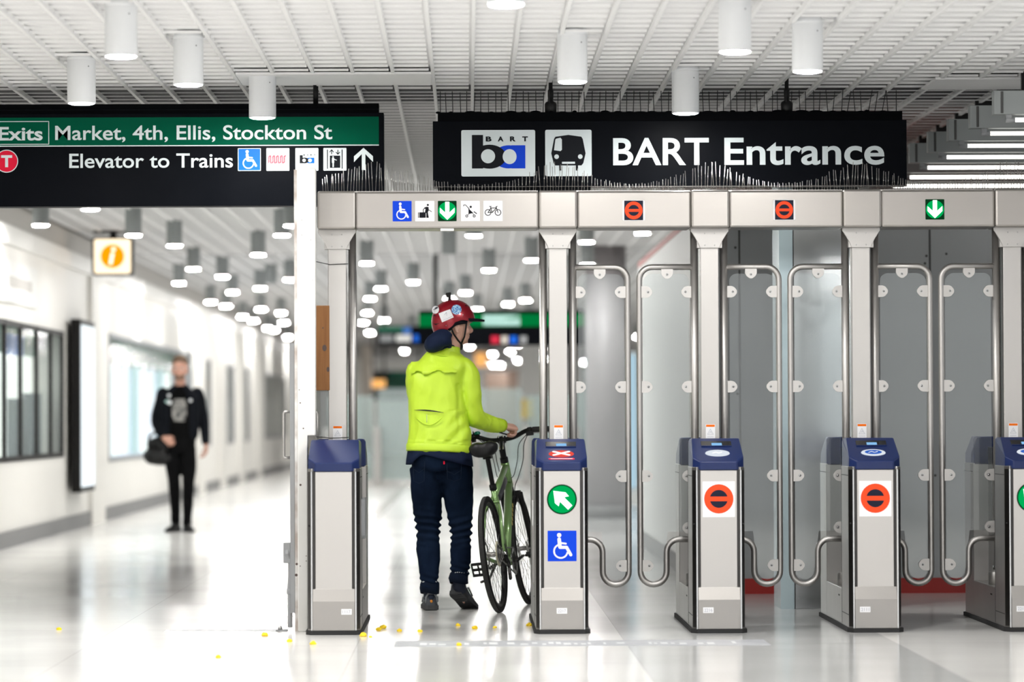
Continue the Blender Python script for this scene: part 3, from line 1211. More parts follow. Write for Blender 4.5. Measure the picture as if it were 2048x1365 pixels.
def cap_mesh(flip):
    m = MB()
    A = [(-.098, -.006), (.098, -.006), (.137, .045), (.137, .42), (-.137, .42), (-.137, .045)]      # plan at the brim
    T = [(-.098, .012), (.098, .012), (.133, .045), (.128, .42), (-.128, .42), (-.133, .045)]

    def zt(y): return .917 + min(1, max(0, (y - .0) / .27)) * .118
    lo = [(x, y, .868 if i in (0, 1) else .872) for i, (x, y) in enumerate(A)]
    mid = [(x, y, 1.022) for x, y in A]
    # front edge keeps its crisp vertical band
    mid[0] = (-.098, -.006, .915)
    mid[1] = (.098, -.006, .915)
    mid[2] = (.136, .045, .9373)
    mid[5] = (-.136, .045, .9373)
    n = 6
    vs = lo + mid
    fs = [(j, (j + 1) % n, n + (j + 1) % n, n + j) for j in range(n)]
    # top: sloped face then flat
    k = len(vs)
    vs += [(-.128, .27, 1.036), (.128, .27, 1.036), (.128, .42, 1.036), (-.128, .42, 1.036)]
    fs += [(n + 0, n + 1, n + 2, k + 1, k, n + 5), (k, k + 1, k + 2, k + 3), (n + 2, n + 3, k + 2, k + 1), (n + 5, k, k + 3, n + 4), (n + 3, n + 4, k + 3, k + 2), tuple(range(n - 1, -1, -1))]
    if flip:
        vs = [(-x, LEN - y, z) for x, y, z in vs]
    m.add(vs, fs, 'cap_blue')
    return m


# slope of the cap: u = x, v up the slope
SL = math.atan2(1.036 - .915, .27 + .006)
MSL = Matrix.Translation((0, -.006, .915)) @ Matrix.Rotation(SL - PI / 2, 4, 'X')      # local x,z plane lies on the slope, -y out of it


def fare_gate(x, label, kind, left=None, right=None, shield=True):
    g = thing('fare_gate', label, 'fare gate', (x, GY, 0), 0, 'fare gates in a row')
    m = MB()
    m.prism_z([(-.120, -.030), (.120, -.030), (.150, .03), (.150, LEN - .03), (.120, LEN + .03), (-.120, LEN + .03), (-.150, LEN - .03), (-.150, .03)], 0, .022, 'rubber')
    m.build('base_plinth', g)
    # steel body: ends and the low middle, narrow core
    m = MB()
    pl = [(-.118, .0), (-.085, .02), (.085, .02), (.118, .0), (.14, .05), (.14, .42), (-.14, .42), (-.14, .05)]
    m.prism_z(pl, .02, .885, 'steel')
    m.build('front_housing', g, .003)
    m = MB()
    m.prism_z([(-x_, LEN - y_) for x_, y_ in pl], .02, .885, 'steel')
    m.build('rear_housing', g, .003)
    m = MB()
    m.box(-.14, .14, .42, 1.31, .02, .22, 'steel')
    m.build('middle_base', g, .004)
    m = MB()
    m.box(-.055, .055, .42, 1.31, .22, .975, 'steel_dark')
    m.build('middle_core', g)
    # corner trims: bright edge, and groove shade put in as dark flat faces
    m = MB()
    for s in (-1, 1):
        m.box(s * .1175 - .0035, s * .1175 + .0035, -.005, .02, .022, .868, 'chrome')
        m.add([(s * .1135, .003, .87), (s * .098, .003, .87), (s * .098, .003, .245), (s * .1125, .003, .180)], [(0, 1, 2, 3)], 'groove_shade')
        m.add([(s * .1215, .0055, .868), (s * .1385, .0455, .868), (s * .1385, .0455, .03), (s * .1215, .0055, .03)], [(0, 1, 2, 3)], 'steel_dark')
        for z in (.58,): m.ball((s * .131, .024, z), .005, 'rubber', 8)
    m.build('corner_trim', g)
    m = MB()
    m.box(-.098, .098, .004, .03, .24, .868, 'steel_panel')
    m.prism_x([(.0035, .245), (-.0205, .178), (-.0205, .022), (.02, .022), (.02, .245)][::-1], -.1125, .1125, 'steel_kick')
    m.build('front_panel', g, .002)
    c1 = cap_mesh(False).build('top_cap', g, .006)
    cap_mesh(True).build('rear_cap', g, .006)
    m = MB()
    for s in (-1, 1):
        m.box(s * .1405 - .0008, s * .1405 + .0008, .06, .40, .835, .839, 'seam')
        m.box(s * .1405 - .0008, s * .1405 + .0008, .06, .40, .09, .094, 'seam')
        m.box(s * .1405 - .0008, s * .1405 + .0008, 1.33, 1.70, .835, .839, 'seam')
        m.box(s * .1405 - .0008, s * .1405 + .0008, .42, .424, .03, .87, 'seam')
        m.box(s * .1405 - .0008, s * .1405 + .0008, .55, .62, .17, .178, 'frame_dark')
    m.build('seam_lines', g)
    # number plate
    q = {'exit': .068, 'wide': -.003, 'shut': -.060}.get(kind, -.060)
    m = MB()
    m.box(q - .028, q + .028, -.022, -.0195, .108, .138, 'sticker_white')
    pt = m.build('number_plate', g)
    m = MB()
    num = {'exit': '1117', 'wide': '2217', 'shut': '2216', 'shut2': '2111', 'open': '2214'}[kind]
    text_box(m, num, q - .022, q + .022, .114, .132, -.0224, 'num_ink', .02, ref='2')
    m.build('digits', pt)
    # post, capital, tubes
    m = MB()
    m.box(-.0505, .0505, PY - .04, PY + .06, .975, HB0 + .02, 'steel')
    m.build('post', g, .004)
    m = MB()
    L = [(-.0535, 2.085), (.0535, 2.085)]
    Rr = [(.0535 + .045 * (1 - math.cos(math.radians(t))), 2.085 + .105 * (t / 90) ** 1.4 * .82) for t in range(15, 91, 15)]
    P = L + Rr + [(.104, 2.176), (.104, HB0)] + [(-.104, HB0), (-.104, 2.176)] + [(-x_, z_) for x_, z_ in Rr[::-1]]
    m.prism(P, PY - .062, PY - .042, 'tab_plate')
    for s in (-1, 1):
        m.box(s * .0605 - .009, s * .0605 + .009, PY - .05, PY + .05, 2.085, 2.17, 'tab_plate')
        for zz in (2.10, 2.165): m.cyl((s * .027, PY - .065, zz), (s * .027, PY - .061, zz), .004, 'bolt', n=8)
    m.build('post_bracket', g, .003)
    m = MB()
    m.box(-.105, .105, PY - .145, PY + .20, HB0 - .001, HB1 + .003, 'steel_header')
    m.build('header_cover', g, .012, )
    tubes = []
    if left or kind == 'exit0': tubes.append(-1)
    if right: tubes.append(1)
    for s in tubes:
        m = MB()
        m.cyl((s * .082, PY + .02, .31), (s * .082, PY + .02, HB0), .0215, 'steel_tube', n=16)
        m.cyl((s * .082, PY + .02, .29), (s * .082, PY + .02, .325), .027, 'chrome', n=16)
        m.lathe([(.036, .22), (.036, .285), (.033, .292), (.0, .292)], 'steel_tube', 20, (s * .098, PY + .02, 0))
        m.build('hinge_tube', g)
    if left is not None: door(g, -.082, {'shut': PI, 'open': PI / 2}[left])
    if right is not None: door(g, .082, {'shut': 0, 'open': PI / 2}[right])
    # caution sticker
    m = MB()
    yb = PY - .0415
    m.box(-.026, .026, yb - .001, yb, 1.035, 1.112, 'sticker_white')
    st = m.build('caution_sticker', g)
    m = MB()
    m.box(-.024, .024, yb - .0016, yb - .001, 1.098, 1.110, 'warn_orange')
    m.stroke([(-.016, 1.056), (0, 1.086), (.016, 1.056), (-.016, 1.056)], .003, yb - .0013, 'warn_grey')
    m.stroke([(-.005, 1.062), (.002, 1.074), (.006, 1.062)], .003, yb - .0014, 'warn_grey')
    for k_ in range(2): m.box(-.018, .018, yb - .0014, yb - .001, 1.040 + .005 * k_, 1.042 + .005 * k_, 'warn_grey')
    m.build('warning_symbol', st)
    # kind of face
    if kind != 'exit':
        m = MB(MSL)
        m.box(-.082, .082, -.002, .004, .195, .262, 'black_gloss')
        m.box(-.082, .082, -.006, .0, .190, .196, 'cap_blue')
        sc_ = m.build('screen_window', c1, .001)
        m = MB(MSL)
        m.box(-.025, .030, -.0032, -.002, .205, .235, 'screen')
        m.build('screen', c1)
        m = MB(MSL)
        if kind == 'wide':
            m.lathe([(.068, 0), (.066, .003), (.0, .003)], 'reader_red', 32, M=MSL @ Matrix.Translation((0, 0, .105)) @ Matrix.Rotation(PI / 2, 4, 'X') @ Matrix.Diagonal((1, .62, 1, 1)))
            for d in (1, -1): m.stroke([(-.040, .105 - d * .022), (.040, .105 + d * .022)], .017, -.0042, 'sticker_white')
            m.face(rrect(-.070, .070, .030, .050, .009), -.0012, 'sign_pink')
            m.face(rrect(-.060, .060, .037, .043, .003), -.0018, 'sticker_white')
        else:
            m.lathe([(.066, 0), (.064, .003), (.0, .003)], 'reader_ring', 32, M=MSL @ Matrix.Translation((0, 0, .105)) @ Matrix.Rotation(PI / 2, 4, 'X') @ Matrix.Diagonal((1, .62, 1, 1)))
            e_ = [(.046 * math.cos(t * PI / 14), .105 + .027 * math.sin(t * PI / 14)) for t in range(28)]
            m.face(e_, -.0042, 'reader_blue' if kind != 'shut' else 'reader_ring')
            m.stroke([(-.025, .100), (-.008, .112), (.006, .100), (.022, .110)], .006, -.0046, 'sticker_white')
        m.build('card_reader', c1)
    if kind in ('shut', 'shut2'):
        m = MB()
        m.box(-.086, .086, .002, .0045, .618, .808, 'sticker_white')
        s_ = m.build('no_entry_sticker', g)
        symbol(s_, -.089, .089, .626, .804, .0018, art_noentry, 'sticker_orange', 'sticker_navy', name='no_entry_symbol')
    if kind in ('wide', 'open'):
        m = MB()
        m.cyl((0, -.002, .716), (0, .006, .716), .080, 'rubber', n=40)
        m.disc(0, .716, .077, -.0024, 'signal_green_deep', 44)
        m.disc(.0, .716, .072, -.0026, 'signal_green', 44)
        l_ = m.build('signal_lamp', g)
        m = MB()
        R = Matrix.Translation((0, 0, .716)) @ Matrix.Rotation(math.radians(-45), 4, 'Y')
        m.face([(-.016, -.062), (.016, -.062), (.016, .0), (.038, -.014), (.040, .012), (0, .064), (-.040, .012), (-.038, -.014), (-.016, .0)], -.0032, 'signal_white', M=R)
        m.build('lit_arrow', l_)
    if kind == 'wide':
        m = MB()
        m.prism(rrect(-.077, .077, .386, .549, .003), .001, .0045, 'sign_blue')
        w_ = m.build('access_sticker', g)
        symbol(w_, -.077, .077, .386, .549, .0008, art_wheelchair, 'sticker_white', name='wheelchair_symbol')
        m = MB()
        m.prism_x([(.45, .56), (.62, .56), (.62, .70), (.45, .70)], -.150, -.141, 'white_plastic')
        m.build('side_reader', g, .01)
    if kind == 'exit':
        m = MB()
        m.prism_x(rrect(.30, .62, .50, .72, .03), .1405, .158, 'grey_plastic')
        m.build('side_plate', g)
    return g


GX = [-.717, .500, 1.337, 2.173, 3.009]
g0 = fare_gate(GX[0], 'steel fare gate with plain blue cap and no symbols, beside the white post', 'exit', None, 'open')
g1 = fare_gate(GX[1], 'steel fare gate with lit green arrow and blue wheelchair sticker beside the bicycle', 'wide', 'open', 'shut')
g2 = fare_gate(GX[2], 'steel fare gate with orange no-entry sticker, first right of the wheelchair gate', 'shut', 'shut', 'shut')
g3 = fare_gate(GX[3], 'steel fare gate with orange no-entry sticker, second right of the wheelchair gate', 'shut2', 'shut', 'shut')
g4 = fare_gate(GX[4], 'steel fare gate cut by the right edge, its green lamp just showing', 'open', 'shut', 'shut')

# ------------------------------------------------------------------ header beams between the gates
HY0, HY1 = GY + PY - .13, GY + PY + .18
ZC = (HB0 + HB1) / 2 - .006


def header(x0, x1, label):
    h = thing('header_beam', label, 'header beam', (x0, HY0, HB0), 0, 'header beams over the lanes')
    m = MB()
    m.box(0, x1 - x0, 0, HY1 - HY0, 0, HB1 - HB0, 'steel_header')
    m.build('beam', h, .012)
    return h


def htile(h, x0, x1, m, r=.003):
    return tile('symbol_tile', h, x0 - h.location.x, x1 - h.location.x, -.056 + ZC - HB0, .056 + ZC - HB0, 0, m, r)


def hart(t, h, x0, x1, fn, *ms, name='symbol'):
    return symbol(t, x0 - h.location.x, x1 - h.location.x, -.056 + ZC - HB0, .056 + ZC - HB0, -.0035, fn, *ms, name=name)


hx = lambda v: UX(v + 1.7, HY0)
h0 = header(-.612, GX[1] - .105, 'steel header beam over the wide lane with five symbol tiles')
for a, c, mt, fn, ms in ((784.5, 822.5, 'sign_blue', art_wheelchair, ('sticker_white',)), (829.5, 868, 'sticker_white', art_luggage, ('sign_ink',)),
                         (921, 959, 'sticker_white', art_stroller, ('sign_ink',)), (966, 1004.5, 'sticker_white', art_bicycle, ('sign_ink',))):
    t = htile(h0, hx(a), hx(c), mt)
    hart(t, h0, hx(a), hx(c), fn, *ms)
    t.name = {'art_wheelchair': 'access_tile', 'art_luggage': 'luggage_tile', 'art_stroller': 'pushchair_tile', 'art_bicycle': 'bicycle_tile'}[fn.__name__]


def green_signal(h, a, c):
    t = htile(h, hx(a), hx(c), 'signal_back')
    t.name = 'signal_lamp'
    x0, x1 = hx(a) - h.location.x, hx(c) - h.location.x
    m = MB()
    m.disc((x0 + x1) / 2, ZC - HB0, .050, -.0034, 'signal_green', 36)
    m.build('lit_disc', t)
    symbol(t, x0, x1, -.056 + ZC - HB0, .056 + ZC - HB0, -.004, art_arrow_down, 'signal_white', name='lit_arrow')


green_signal(h0, 875, 912.5)
m = MB()
m.box(hx(880) + .612, hx(907) + .612, .004, .03, -.012, .001, 'white_plastic')
m.build('sensor', h0)
h1 = header(GX[1] + .105, GX[2] - .105, 'steel header beam with orange no-entry tile over the first closed lane')
h2 = header(GX[2] + .105, GX[3] - .105, 'steel header beam with orange no-entry tile over the second closed lane')
h3 = header(GX[3] + .105, GX[4] - .105, 'steel header beam with green arrow signal over the rightmost closed lane')
h4 = header(GX[4] + .105, GX[4] + .9, 'steel header beam running out of the frame at the right edge')
for h, a, c in ((h1, 1244.5, 1289.5), (h2, 1546.5, 1591)):
    t = htile(h, hx(a), hx(c), 'sticker_white', .006)
    t.name = 'no_entry_tile'
    x0, x1 = hx(a) - h.location.x, hx(c) - h.location.x
    m = MB()
    m.face([(x0 + .010, ZC - HB0 - .054), (x1 - .010, ZC - HB0 - .054), (x1 - .010, ZC - HB0 + .054), (x0 + .010, ZC - HB0 + .054)], -.0033, 'sticker_navy')
    art_noentry(Art(m, x0 + .006, x1 - .006, ZC - HB0 - .056, ZC - HB0 + .056, -.0034), 'sticker_orange', 'sticker_navy')
    m.build('no_entry_symbol', t)
green_signal(h3, 1852, 1890)

# ------------------------------------------------------------------ bird spikes on the header
def spikes(x0, x1, label, seed, extra=None):
    r_ = random.Random(seed)
    s = thing('bird_spike_strip', label, 'bird spikes', (x0, HY0 + .10, HB1), 0, 'bird spike strips')
    m = MB()
    m.box(0, x1 - x0, -.03, .03, 0, .006, 'spike_wire')
    m.build('base_strip', s)
    x = .006
    proto = None
    while x < x1 - x0 - .005:
        X = x0 + x
        d = min(abs(X - gx) for gx in GX)
        if X < -.1: h = .045 + .11 * math.exp(-((X + .52) / .26) ** 2)
        else: h = .04 + .115 * math.exp(-(d / .20) ** 2)
        if X < .28 and X > -.1: h = .04 + .11 * math.exp(-((X - .5) / .20) ** 2)
        h *= r_.uniform(.88, 1.08)
        if proto is None:
            pm = MB()
            pm.cyl((0, 0, 0), (0, 0, 1), .0017, 'spike_wire', n=5)
            proto = pm.build('spike', s)
            o = proto
        else:
            o = proto.copy()
            COL.objects.link(o)
            o.parent = s
        o.location = (x, r_.uniform(-.02, .02), .004)
        o.scale = (1, 1, h)
        o.rotation_euler = (r_.uniform(-.12, .12), r_.uniform(-.09, .09), 0)
        x += r_.uniform(.012, .021)


spikes(-.80, .39, 'metal bird spikes on the header over the wide lane', 1)
spikes(.40, 1.23, 'metal bird spikes on the header over the first closed lane', 2)
spikes(1.24, 2.07, 'metal bird spikes on the header over the second closed lane', 3)
spikes(2.08, 2.90, 'metal bird spikes on the header over the rightmost closed lane', 4)
spikes(2.91, 3.5, 'metal bird spikes on the header at the right edge of the picture', 5)

# ------------------------------------------------------------------ white post, emergency gate and timber at the left end
wp = thing('white_post', 'tall scuffed white post left of the first fare gate', 'post', (0, 20.8, 0))
wx = lambda v: UX(v + .3, 20.8)
zt = UZ(334, 20.8)
m = MB()
m.prism([(wx(594), 0), (-.868, 0), (-.868, 1.06), (wx(630), 1.06), (wx(632), zt), (wx(594), zt)], 0, .11, 'post_white')
m.build('post', wp, .006)
m = MB()
m.box(wx(588.5), wx(594), .004, .10, .0, zt - .01, 'post_side')
m.build('side_strip', wp)
m = MB()
rnd = random.Random(3)
for (qx, qy, rr) in ((600, 806, .004), (606, 857, .004), (600, 970, .006), (611, 1112, .003), (611, 1122, .003), (599, 1132, .003), (604, 440, .002), (604, 470, .002), (622, 480, .002), (598, 780, .003), (626, 560, .002), (592, 1128, .007), (591, 1150, .008)):
    m = MB()
    m.disc(wx(qx), UZ(qy - 1.3, 20.8), rr, -.0004 if qx > 593.5 else .0036, 'chip', 9)
    m.build('paint_chip', wp)
eg = thing('emergency_gate', 'grey framed emergency gate swung open, seen edge-on left of the white post', 'gate', (UX(584, 20.83), 20.83, 0))
m = MB()
m.box(-.012, .012, .0, .04, .10, UZ(685, 20.85), 'grey_plastic')
m.box(-.012, .012, .9, .94, .10, UZ(685, 20.85), 'steel')
m.box(-.012, .012, .04, .9, UZ(690, 20.85) - .03, UZ(685, 20.85), 'steel')
m.box(-.012, .012, .04, .9, .10, .14, 'steel')
m.build('frame', eg)
m = MB()
m.box(-.004, .004, .04, .9, .14, UZ(690, 20.85) - .02, 'door_glass')
m.build('glass_panel', eg)
m = MB()
m.tube([(-.01, .03, 1.19), (-.042, .03, 1.19), (-.048, .03, 1.18), (-.048, .03, .95), (-.042, .03, .94), (-.01, .03, .94)], .008, 'steel_tube', 10)
m.build('handle', eg)
m = MB()
m.box(-.05, -.012, .0, .08, .37, .48, 'grey_plastic')
m.tube([(-.03, .02, .45), (-.03, .0, .42), (-.012, .02, .38), (-.012, .03, .30), (-.018, .03, .22)], .014, 'grey_plastic', 10)
m.cyl((-.016, .03, .02), (-.016, .03, .26), .013, 'grey_plastic', n=12)
m.cyl((-.016, .03, .20), (-.016, .03, .23), .018, 'grey_plastic', n=12)
m.build('drop_bolt', eg, .003)
m = MB()
m.box(-.092, -.03, 0, .09, 0, .008, 'grey_plastic')
m.lathe([(.012, .008), (.012, .016), (.005, .03)], 'bolt', 10, (-.07, .04, 0))
m.build('floor_plate', eg)
wb = thing('timber_board', 'rough brown timber board between the white post and first fare gate', 'board', (UX(643.5, 21.15), 21.15, 0))
m = MB()
x0, x1 = UX(629, 21.15) - wb.location.x, UX(659, 21.15) - wb.location.x
m.box(x0, x1, 0, .04, UZ(780, 21.15), UZ(610, 21.15), 'wood')
w0 = m.build('plank', wb, .003)
m = MB()
for (qx, qy, ra, rb) in ((649, 695, .012, .018), (656, 738, .008, .014), (646, 655, .004, .004)):
    cx, cz = UX(qx, 21.15) - wb.location.x, UZ(qy, 21.15)
    m.face([(min(cx + ra * math.cos(t * PI / 8), x1 - .001), cz + rb * math.sin(t * PI / 8)) for t in range(16)], -.0006, 'chip')
m.build('knot', wb)
gl_ = thing('glass_infill', 'narrow clear glass panel with bracket under the timber board', 'glass panel', (UX(643, 21.2), 21.2, 0))
m = MB()
m.box(-.035, .046, 0, .008, 1.05, UZ(782, 21.2), 'door_glass')
m.build('pane', gl_)
m = MB()
m.box(-.036, -.028, -.01, .02, 1.05, UZ(782, 21.2), 'steel')
m.tube([(-.03, -.02, UZ(822, 21.2)), (-.022, -.04, UZ(826, 21.2)), (-.022, -.04, UZ(900, 21.2))], .006, 'steel_tube', 8)
m.build('bracket', gl_)
for i, (yy, lab) in enumerate(((527, 'thin dark wire tied across the first post above the timber board'), (875, 'thin dark wire tied across the first post above the blue cap'))):
    m = MB()
    za = UZ(yy - 1, 21.1)
    m.tube([(UX(632, 20.9), 20.93, za + .004), (UX(650, 21.1), 21.1, za), (UX(660, 21.15), 21.145, za - .004), (UX(697, 21.15), 21.145, za)], .0022, 'black_wire', 6)
    tag(m.build('tie_wire'), lab, 'wire')

# ------------------------------------------------------------------ floor sticker and yellow scraps
fd = thing('floor_sticker', 'long worn grey floor sticker with faded white lettering before the gates', 'sticker', (0, 0, 0))
fy0, fy1 = 1.15 * FPX / (1293 - 837), 1.15 * FPX / (1282 - 837)
m = MB()
m.box(UX(788, 19.6), UX(1532, 19.6), fy0, fy1, 0, .0012, 'decal_grey')
m.build('sheet', fd)
m = MB()
rnd = random.Random(8)
x = UX(826, 19.6)
while x < UX(1500, 19.6):
    w = rnd.uniform(.012, .045)
    if rnd.random() < .75:
        ya = fy0 + rnd.uniform(.10, .2)
        m = MB()
        m.box(x, x + w, ya, ya + rnd.uniform(.08, .18), .0012, .0016, 'decal_white')
        m.build('faded_letter', fd)
    x += w + rnd.uniform(.008, .03)
q0, q1 = floor_pt(330, 1263), floor_pt(572, 1262)
f2 = thing('floor_sticker', 'short faint grey floor sticker left of the white post, almost worn away', 'sticker', (q0.x, q0.y, 0))
m = MB()
m.box(0, q1.x - q0.x, -.08, .10, 0, .0012, 'decal_white')
m.build('sheet', f2)
m = MB()
for q in range(9): m.box(.02 + q * .07, .055 + q * .07, .03, .085, .0012, .0016, 'decal_grey')
m.build('worn_marks', f2)
SCR = [(118, 1261, .011), (436, 1317, .012), (530, 1273, .015), (579, 1285, .012), (626, 1290, .014), (727, 1274, .016), (741, 1276, .008), (757, 1262, .013), (766, 1258, .015), (799, 1264, .012),
       (840, 1265, .011), (916, 1253, .011), (918, 1293, .013), (950, 1259, .014), (990, 1257, .009), (1059, 1253, .014), (1073, 1253, .010)]
for i, (qx, qy, r_) in enumerate(SCR):
    p = floor_pt(qx, qy)
    m = MB()
    rn = random.Random(i)
    n = 9
    rs = []
    for z, k_ in ((0, .8), (.004, 1.0), (.012, .9), (.017, .45)):
        rs.append([(r_ * 1.25 * k_ * math.cos(2 * PI * j / n) * rn.uniform(.75, 1.2), r_ * .9 * k_ * math.sin(2 * PI * j / n) * rn.uniform(.75, 1.2), z * rn.uniform(.8, 1.2) * r_ / .014 if z else 0) for j in range(n)])
    m.rings(rs, 'yellow_scrap', False)
    o = m.build('yellow_scrap')
    o.location = (p.x, p.y, 0)
    tag(o, 'small yellow crumb on the white floor, %s counted from the left' % ordinal(i), 'scrap', 'yellow crumbs on the floor')
# ------------------------------------------------------------------ people: helpers
def catmull(P, k=4):
    """smooth chain of tuples"""
    out = []
    n = len(P)
    for i in range(n - 1):
        p0, p1, p2, p3 = P[max(0, i - 1)], P[i], P[i + 1], P[min(n - 1, i + 2)]
        for j in range(k):
            t = j / k
            out.append(tuple(.5 * (2 * b + (c - a) * t + (2 * a - 5 * b + 4 * c - d) * t * t + (3 * b - a - 3 * c + d) * t ** 3) for a, b, c, d in zip(p0, p1, p2, p3)))
    out.append(tuple(P[-1]))
    return out


def limb(mb, P, mat, n=16, k=4, flat=1.0, rounded=True):
    """P: x,y,z,r joints; smooth tapering limb with rounded ends"""
    Q = catmull(P, k)
    path = [Vector(q[:3]) for q in Q]
    rad = [max(.002, q[3]) for q in Q]
    if rounded:
        d0 = (path[0] - path[1]).normalized()
        d1 = (path[-1] - path[-2]).normalized()
        r0, r1 = rad[0], rad[-1]
        path = [path[0] + d0 * r0 * .9, path[0] + d0 * r0 * .55] + path + [path[-1] + d1 * r1 * .55, path[-1] + d1 * r1 * .9]
        rad = [r0 * .4, r0 * .82] + rad + [r1 * .82, r1 * .4]
    mb.tube(path, rad, mat, n, flat=flat)


def trunk(mb, R, mat, n=28, k=3, M=None):
    """R: z, cx, cy, rx, ry, power rows; horizontal super-elliptic rings"""
    Q = catmull(R, k)
    rs = []
    for z, cx, cy, rx, ry, pw in Q:
        ring = []
        for j in range(n):
            t = 2 * PI * j / n
            c, s_ = math.cos(t), math.sin(t)
            ring.append((cx + rx * math.copysign(abs(c) ** (2 / pw), c), cy + ry * math.copysign(abs(s_) ** (2 / pw), s_), z))
        rs.append(ring)
    mb.rings(rs, mat, True, M=M)


def fuse(mb, name, parent, mats, voxel=.006, smooth=4, wrinkle=None):
    """melts overlapping closed lofts into ONE continuous skin"""
    o = mb.build('tmp_' + name)
    r = o.modifiers.new('r', 'REMESH')
    r.mode = 'VOXEL'
    r.voxel_size = voxel
    if smooth:
        sm = o.modifiers.new('s', 'SMOOTH')
        sm.iterations = smooth
        sm.factor = .5
    dg = bpy.context.evaluated_depsgraph_get()
    me = bpy.data.meshes.new_from_object(o.evaluated_get(dg))
    old = o.data
    bpy.data.objects.remove(o)
    bpy.data.meshes.remove(old)
    me.name = name
    if wrinkle:
        ns = [v.normal.copy() for v in me.vertices]
        for v, nn in zip(me.vertices, ns):
            v.co += nn * wrinkle(v.co, nn)
    me.materials.clear()
    for m in mats: me.materials.append(MATS[m])
    me.polygons.foreach_set('use_smooth', [True] * len(me.polygons))
    me.polygons.foreach_set('material_index', [0] * len(me.polygons))
    ob = bpy.data.objects.new(name, me)
    COL.objects.link(ob)
    ob.parent = parent
    return ob


def xf(mb_src, mb_dst, M):
    """append mb_src transformed by M"""
    k = len(mb_dst.v)
    mb_dst.v += [M @ Vector(p) for p in mb_src.v]
    for f, mi_, s_ in zip(mb_src.f, mb_src.m, mb_src.s):
        mb_dst.f.append([k + j for j in f])
        mb_dst.m.append(mb_dst.mi(mb_src.mats[mi_]))
        mb_dst.s.append(s_)


def head_mb(mat):
    """chin at z=0, crown at .238, face towards +y"""
    m = MB()
    trunk(m, [(-.004, 0, .050, .012, .012, 2), (.004, 0, .045, .030, .030, 2), (.020, 0, .032, .046, .054, 2.1), (.045, 0, .018, .057, .073, 2.2), (.075, 0, .008, .066, .086, 2.2),
              (.110, 0, .000, .072, .094, 2.2), (.150, 0, -.006, .076, .099, 2.1), (.190, 0, -.010, .071, .091, 2), (.220, 0, -.012, .052, .066, 2), (.238, 0, -.012, .016, .02, 2)], mat, 28, 3)
    # nose, lips, brow, cheeks, chin
    limb(m, [(0, .088, .122, .008), (0, .098, .100, .0095), (0, .108, .082, .0125), (0, .098, .073, .011)], mat, 12, 3)
    for s in (-1, 1):
        m.ball((s * .012, .098, .077), (.010, .012, .008), mat, 10)
        m.ball((s * .032, .078, .128), (.024, .014, .009), mat, 10)
        m.ball((s * .038, .066, .075), (.026, .020, .024), mat, 10)
    m.ball((0, .087, .050), (.023, .011, .0065), mat, 12)
    m.ball((0, .085, .038), (.020, .011, .007), mat, 12)
    m.ball((0, .072, .012), (.020, .016, .015), mat, 12)
    for s in (-1, 1):           # ears
        e = MB()
        limb(e, [(0, .006, -.030, .007), (0, -.004, -.022, .008), (0, -.012, .0, .008), (0, -.012, .018, .0085), (0, .0, .030, .008), (0, .014, .024, .007)], mat, 10, 3)
        e.ball((0, .004, 0), (.006, .012, .022), mat, 10)
        xf(e, m, Matrix.Translation((s * .077, -.006, .095)) @ Matrix.Rotation(s * math.radians(-18), 4, 'Z'))
    return m


def hand_mb(mat, curl=(55, 60, 62, 66), thumb=(20, 15), spread=1.0, side=1):
    """wrist at the origin, fingers along +x, palm facing -z, thumb on the +y*side edge"""
    m = MB()
    rs = []
    for x, w, h, dz in ((-.03, .027, .021, 0), (0, .027, .020, 0), (.02, .034, .018, 0), (.05, .041, .016, .002), (.078, .042, .0145, .004), (.092, .036, .011, .003)):
        rs.append([(x, w * math.copysign(abs(math.cos(t)) ** .7, math.cos(t)), dz + h * math.sin(t)) for t in (2 * PI * j / 16 for j in range(16))])
    m.rings(rs, mat)
    L = ((.040, .026, .021), (.046, .029, .022), (.043, .027, .021), (.033, .021, .019))
    for i in range(4):
        y = side * (.031 - .0205 * i)
        p = Vector((.082 - .006 * abs(i - 1.3), y, .003))
        a = 0
        pts = [(p.x - .02, p.y, p.z, .0095)]
        pts.append((p.x, p.y, p.z, .0092))
        sp = side * spread * (.10 - .07 * i)
        for j, l in enumerate(L[i]):
            a += math.radians(curl[i] * (1.0, 1.1, .7)[j])
            d = Vector((math.cos(a), sp * math.cos(a), -math.sin(a))).normalized()
            p = p + d * l
            pts.append((p.x, p.y, p.z, (.0088, .0080, .0066)[j]))
        limb(m, pts, mat, 10, 3)
    t0 = Vector((.018, side * .026, -.004))
    d = Vector((math.cos(math.radians(48)), side * math.sin(math.radians(48)), -.35)).normalized()
    p1 = t0 + d * .042
    d2 = Vector((math.cos(math.radians(thumb[0])), side * math.sin(math.radians(thumb[0])), -.55)).normalized()
    p2 = p1 + d2 * .030
    d3 = Vector((math.cos(math.radians(thumb[1])), side * math.sin(math.radians(thumb[1])) - side * .35, -.45)).normalized()
    p3 = p2 + d3 * .024
    limb(m, [(*t0, .015), (*p1, .0118), (*p2, .0102), (*p3, .008)], mat, 10, 3)
    return m


def frame_of(x_dir, palm_down, origin):
    """matrix taking the hand's x to x_dir and its -z (palm) towards palm_down"""
    x = Vector(x_dir).normalized()
    z = -Vector(palm_down)
    z = (z - x * z.dot(x)).normalized()
    y = z.cross(x)
    M = Matrix((x, y, z)).transposed().to_4x4()
    M.translation = Vector(origin)
    return M


